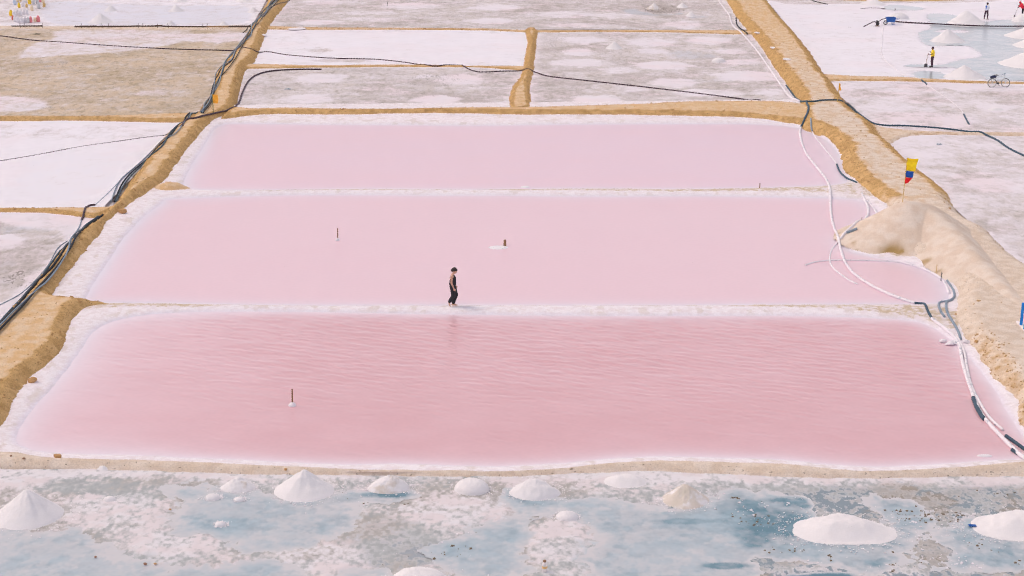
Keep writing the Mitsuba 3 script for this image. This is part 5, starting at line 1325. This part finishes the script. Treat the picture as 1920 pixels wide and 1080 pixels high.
# ------------------------------------------------------------------ timber along the far left bund
for px0, px1, lab, stakes in (((140, 51), (470, 51), 'dark timber edging with upright stakes along the bund of the top left pan', (153, 192, 205, 260, 268, 296, 316, 380, 388)), ((22, 50), (80, 50), 'short brown timber edging in front of the stack of sacks', (38, 47, 79))):
    k = thing('timber_edging', lab, 'timber edging')
    cuts = np.linspace(px0[0], px1[0], max(2, int((px1[0] - px0[0]) / 38) + 1))
    r = np.random.default_rng(int(px0[0]))
    for a, b in zip(cuts[:-1], cuts[1:]):
        p = on_ground([(a + 1, px0[1]), (b - 1, px0[1])])
        z = max(p[0][2], p[1][2])
        part(k, 'plank', rod((p[0][0], p[0][1], z + 0.03), (p[1][0], p[1][1], z + 0.05 + r.uniform(-0.03, 0.05)), r.uniform(0.075, 0.11), 10), 'mat_wood_dark' if r.random() < 0.75 else 'mat_wood', 40)
    for x in stakes:
        p = on_ground([(x, 52)])[0]
        part(k, 'stake', rod(p - [0, 0, 0.1], p + [r.uniform(-0.08, 0.05), 0, 0.42], 0.022, 8), 'mat_wood_dark', 40)

# ------------------------------------------------------------------ the sacks
def sack_mesh(w, h, seed):
    n, rows = 22, np.array([0, 0.03, 0.15, 0.40, 0.65, 0.82, 0.90, 0.94, 1.0, 1.0])
    rad = np.array([0.01, 0.42, 0.52, 0.54, 0.50, 0.40, 0.24, 0.20, 0.28, 0.01])
    a = np.arange(n) / n * 2 * np.pi
    A, Z = np.meshgrid(a, rows)
    Rr = rad[:, None] * w * (1 + 0.09 * N(np.cos(A), np.sin(A) + 3 * Z, 0.6, 3, seed))
    v = np.stack([Rr * np.cos(A) + 0.05 * w * np.sin(4 * Z + seed), 0.85 * Rr * np.sin(A), Z * h], -1).reshape(-1, 3)
    i, j = np.meshgrid(np.arange(len(rows) - 1), np.arange(n), indexing='ij')
    return v, np.stack([i * n + j, i * n + (j + 1) % n, (i + 1) * n + (j + 1) % n, (i + 1) * n + j], -1).reshape(-1, 4)


SK = [((28.5, 41), 'white', 1.0), ((34, 43), 'white', 1.05), ((41, 43.5), 'white', 1.0), ((47.5, 42.5), 'white', 1.0), ((53, 43), 'grey', 0.95),
      ((58, 42.5), 'pink', 1.0), ((66, 42), 'cream', 0.85), ((72, 41.5), 'pink', 1.1), ((21, 30), 'yellow', 1.05), ((24.5, 37.5), 'red', 0.75), ((27, 31), 'white', 1.05), ((33, 29), 'white', 1.0), ((39, 30), 'white', 1.0), ((45, 27), 'white', 1.0),
      ((51, 28), 'white', 1.05), ((60, 20.5), 'cream', 1.0), ((36, 14.5), 'yellow', 0.9), ((43, 12), 'white', 1.0), ((50, 14), 'tan', 0.7), ((55.5, 8), 'yellow', 1.0), ((28, 9), 'blue', 1.05), ((33, 4), 'cream', 1.0), ((39.5, 3), 'cream', 1.0), ((48, 4), 'white', 1.0),
      ((63, 8), 'grey', 1.0), ((73, 16.5), 'grey', 1.1), ((70, 7), 'grey', 1.0), ((83, 13.5), 'tan', 0.8), ((76, 4), 'pink', 0.9), ((81, 6), 'cream', 0.9)]
SLAB = {'white': 'filled white sack standing in the stack at the top left corner', 'pink': None, 'cream': None, 'grey': None, 'yellow': None, 'red': 'red sack on the left side of the stack at the top left', 'blue': 'pale blue sack in the back row of the stack, top left', 'tan': None}
SONE = {(58, 42.5): 'left one of the two pink red sacks in the front row of the stack', (72, 41.5): 'taller pink red sack at the right end of the front row, top left stack', (66, 42): 'short cream sack between the two pink red sacks of the front row',
        (53, 43): 'greyish sack in the front row of the stack, left of the first pink red one', (21, 30): 'yellow sack at the left end of the stack, top left', (60, 20.5): 'cream sack standing alone behind the pink red sacks', (36, 14.5): 'bright yellow sack in the middle of the stack, top left',
        (50, 14): 'small tan sack right of the bright yellow one in the stack', (55.5, 8): 'yellow sack in the back row, touching the top edge of the picture', (33, 4): 'cream sack directly behind the bright yellow one, left of two', (39.5, 3): 'cream sack directly behind the bright yellow one, right of two',
        (63, 8): 'grey sack right of the back yellow one, top left', (73, 16.5): 'mottled grey sack at the right side of the stack, nearest of the grey ones there', (70, 7): 'grey sack in the back row at the right side of the stack', (83, 13.5): 'tan sack at the far right end of the stack', (76, 4): 'pale pink sack at the top edge, right side of the stack',
        (81, 6): 'cream sack at the top edge behind the tan one'}
WL = ['white sack leftmost in the front row of the stack, top left', 'white sack second from the left in the front row of the stack', 'white sack third from the left in the front row of the stack', 'white sack fourth from the left in the front row, beside the greyish one',
      'white sack next to the yellow one in the middle row of the stack', 'white sack second right of the yellow one in the middle row', 'white sack third right of the yellow one in the middle row', 'white sack fourth right of the yellow one in the middle row', 'white sack at the right end of the middle row of the stack',
      'white sack just right of the bright yellow one in the rear row', 'white sack in the back row, left of the yellow one at the top edge']
for i, (px, col, s) in enumerate(SK):
    key = numbered('sack')
    M, _ = placed(px, 20.0 * i, s)
    nth = [p for p, c, _ in SK if c == 'white'].index(px) if col == 'white' else 0
    put(key, sack_mesh(0.36, 0.60, i), 'mat_sack_' + col, 50, to_world=M)
    white = col == 'white'
    tag(key, WL[nth] if white else SONE.get(px) or SLAB[col], 'sack', 'white sacks in the stack at the top left' if white else None)

# ------------------------------------------------------------------ clods and crumbs lying about
def litter(key, label, cat, pts, sizes, mat, seed, squash=0.7):
    r = np.random.default_rng(seed)
    ico = trimesh.creation.icosphere(1)
    V, Fc = [], []
    for i, (p, s) in enumerate(zip(pts, sizes)):
        v = ico.vertices * (1 + 0.35 * r.uniform(-1, 1, (len(ico.vertices), 1)))
        a = r.uniform(0, 2 * np.pi)
        c, d = math.cos(a), math.sin(a)
        v = (v * [s * r.uniform(0.8, 1.5), s, s * squash]) @ np.array([[c, d, 0], [-d, c, 0], [0, 0, 1]])
        V.append(v + p); Fc.append(ico.faces + len(ico.vertices) * i)
    put(key, (np.vstack(V), np.vstack(Fc)), mat, False)
    tag(key, label, cat, kind='stuff')


r = np.random.default_rng(9)
cand = np.stack([r.uniform(-30, 36, 140000), r.uniform(44, 150, 140000)], 1)
cand = cand[np.any([d['area'].sd(cand[:, 0], cand[:, 1], 0.2) > -0.05 for d in dykes[:5] + dykes[6:9]], axis=0)]
hh, own, top, pl, _ = dyke_height(cand[:, 0], cand[:, 1])
pick = (hh > 0.0) & (r.random(len(cand)) < np.where(top < 0.6, 0.8, 0.07) * np.where((pl > 0.7) | ((own == 2) & (cand[:, 1] < 84) & (cand[:, 1] > 58)), 0.15, 1))
pts = np.column_stack([cand[pick], hh[pick]])
litter('clods', 'loose earth clods scattered over the slopes of the embankments', 'clods', pts, r.uniform(0.015, 0.042, len(pts)) * np.where(r.random(len(pts)) < 0.06, 2.0, 1), 'mat_earth_clod' if 'mat_earth_clod' in scene else plain('mat_earth_clod', (0.45, 0.27, 0.12), 0.95, 0.1), 5)

# dark algae crumbs and pale salt crumbs in the foreground water
CR = [Area([(1350, 925), (1560, 930), (1700, 935), (1950, 930), (1950, 1085), (1700, 1085), (1560, 1060), (1430, 1040), (1390, 985)]), Area([(640, 930), (760, 925), (790, 940), (700, 955)]), Area([(690, 1000), (860, 985), (900, 1040), (700, 1060)])]
cand = np.stack([r.uniform(-13, 17, 260000), r.uniform(36.5, 47, 260000)], 1)
m = np.zeros(len(cand))
for a, w in zip(CR, (1.0, 0.35, 0.25)):
    m = np.maximum(m, w * sstep(-0.4, 0.4, a.sd(cand[:, 0], cand[:, 1])))
clump = sstep(0.05, 0.45, N(cand[:, 0], cand[:, 1], 0.9, 3, 501, 0.6) + 0.35 * N(cand[:, 0], cand[:, 1], 0.25, 2, 502))
for key, lab, cat, mat, prob, sd in (('algae_crumbs', 'dark brown crumbs of algae and mud scattered in the right foreground water', 'mud crumbs', plain('mat_algae', (0.17, 0.13, 0.085), 0.95, 0.1), 0.07, 0), ('salt_crumbs_001', 'pale crumbs of salt scattered in the right foreground water', 'salt crumbs', 'mat_salted', 0.035, 1)):
    cl = clump if sd == 0 else sstep(0.0, 0.4, N(cand[:, 0], cand[:, 1], 0.8, 3, 511))
    pick = (r.random(len(cand)) < prob * m * cl)
    for h in HEAPS:
        c = G([((h[0] + h[1]) / 2, (h[2] + h[3]) / 2 + 8)])[0]
        pick &= np.hypot(cand[:, 0] - c[0], (cand[:, 1] - c[1]) * 0.8) > (h[1] - h[0]) / 2 / F * 46
    pts = np.column_stack([cand[pick], np.full(pick.sum(), PAN_LEVEL - 0.008)])
    litter(key, lab, cat, pts, 0.010 + 0.032 * r.random(len(pts)) ** 2.2, mat, 6 + sd, 0.5)

P, S = [], []
for h in HEAPS[:18]:
    c0, c1 = G([(h[0], h[2])])[0], G([(h[1], h[2])])[0]
    R = (c1[0] - c0[0]) / 2
    n = int(60 + 260 * R)
    a = r.uniform(0, 2 * np.pi, n)
    q = R * (0.93 + 0.28 * np.abs(r.normal(size=n)) ** 1.4)
    ry = {'cone': 0.95, 'dome': 0.8, 'flat': 0.62, 'rough': 0.7}[h[4]]
    P.append(np.column_stack([(c0[0] + c1[0]) / 2 + q * np.cos(a), c0[1] + R * ry + q * ry * np.sin(a), np.full(n, PAN_LEVEL + 0.004)]))
    S.append(0.007 + 0.020 * r.random(n) ** 2)
litter('salt_crumbs', 'loose salt crumbs spilled round the feet of the foreground heaps', 'salt crumbs', np.vstack(P), np.concatenate(S), plain('mat_heap_crumb', (0.82, 0.79, 0.81), 0.9, 0.1), 12, 0.6)
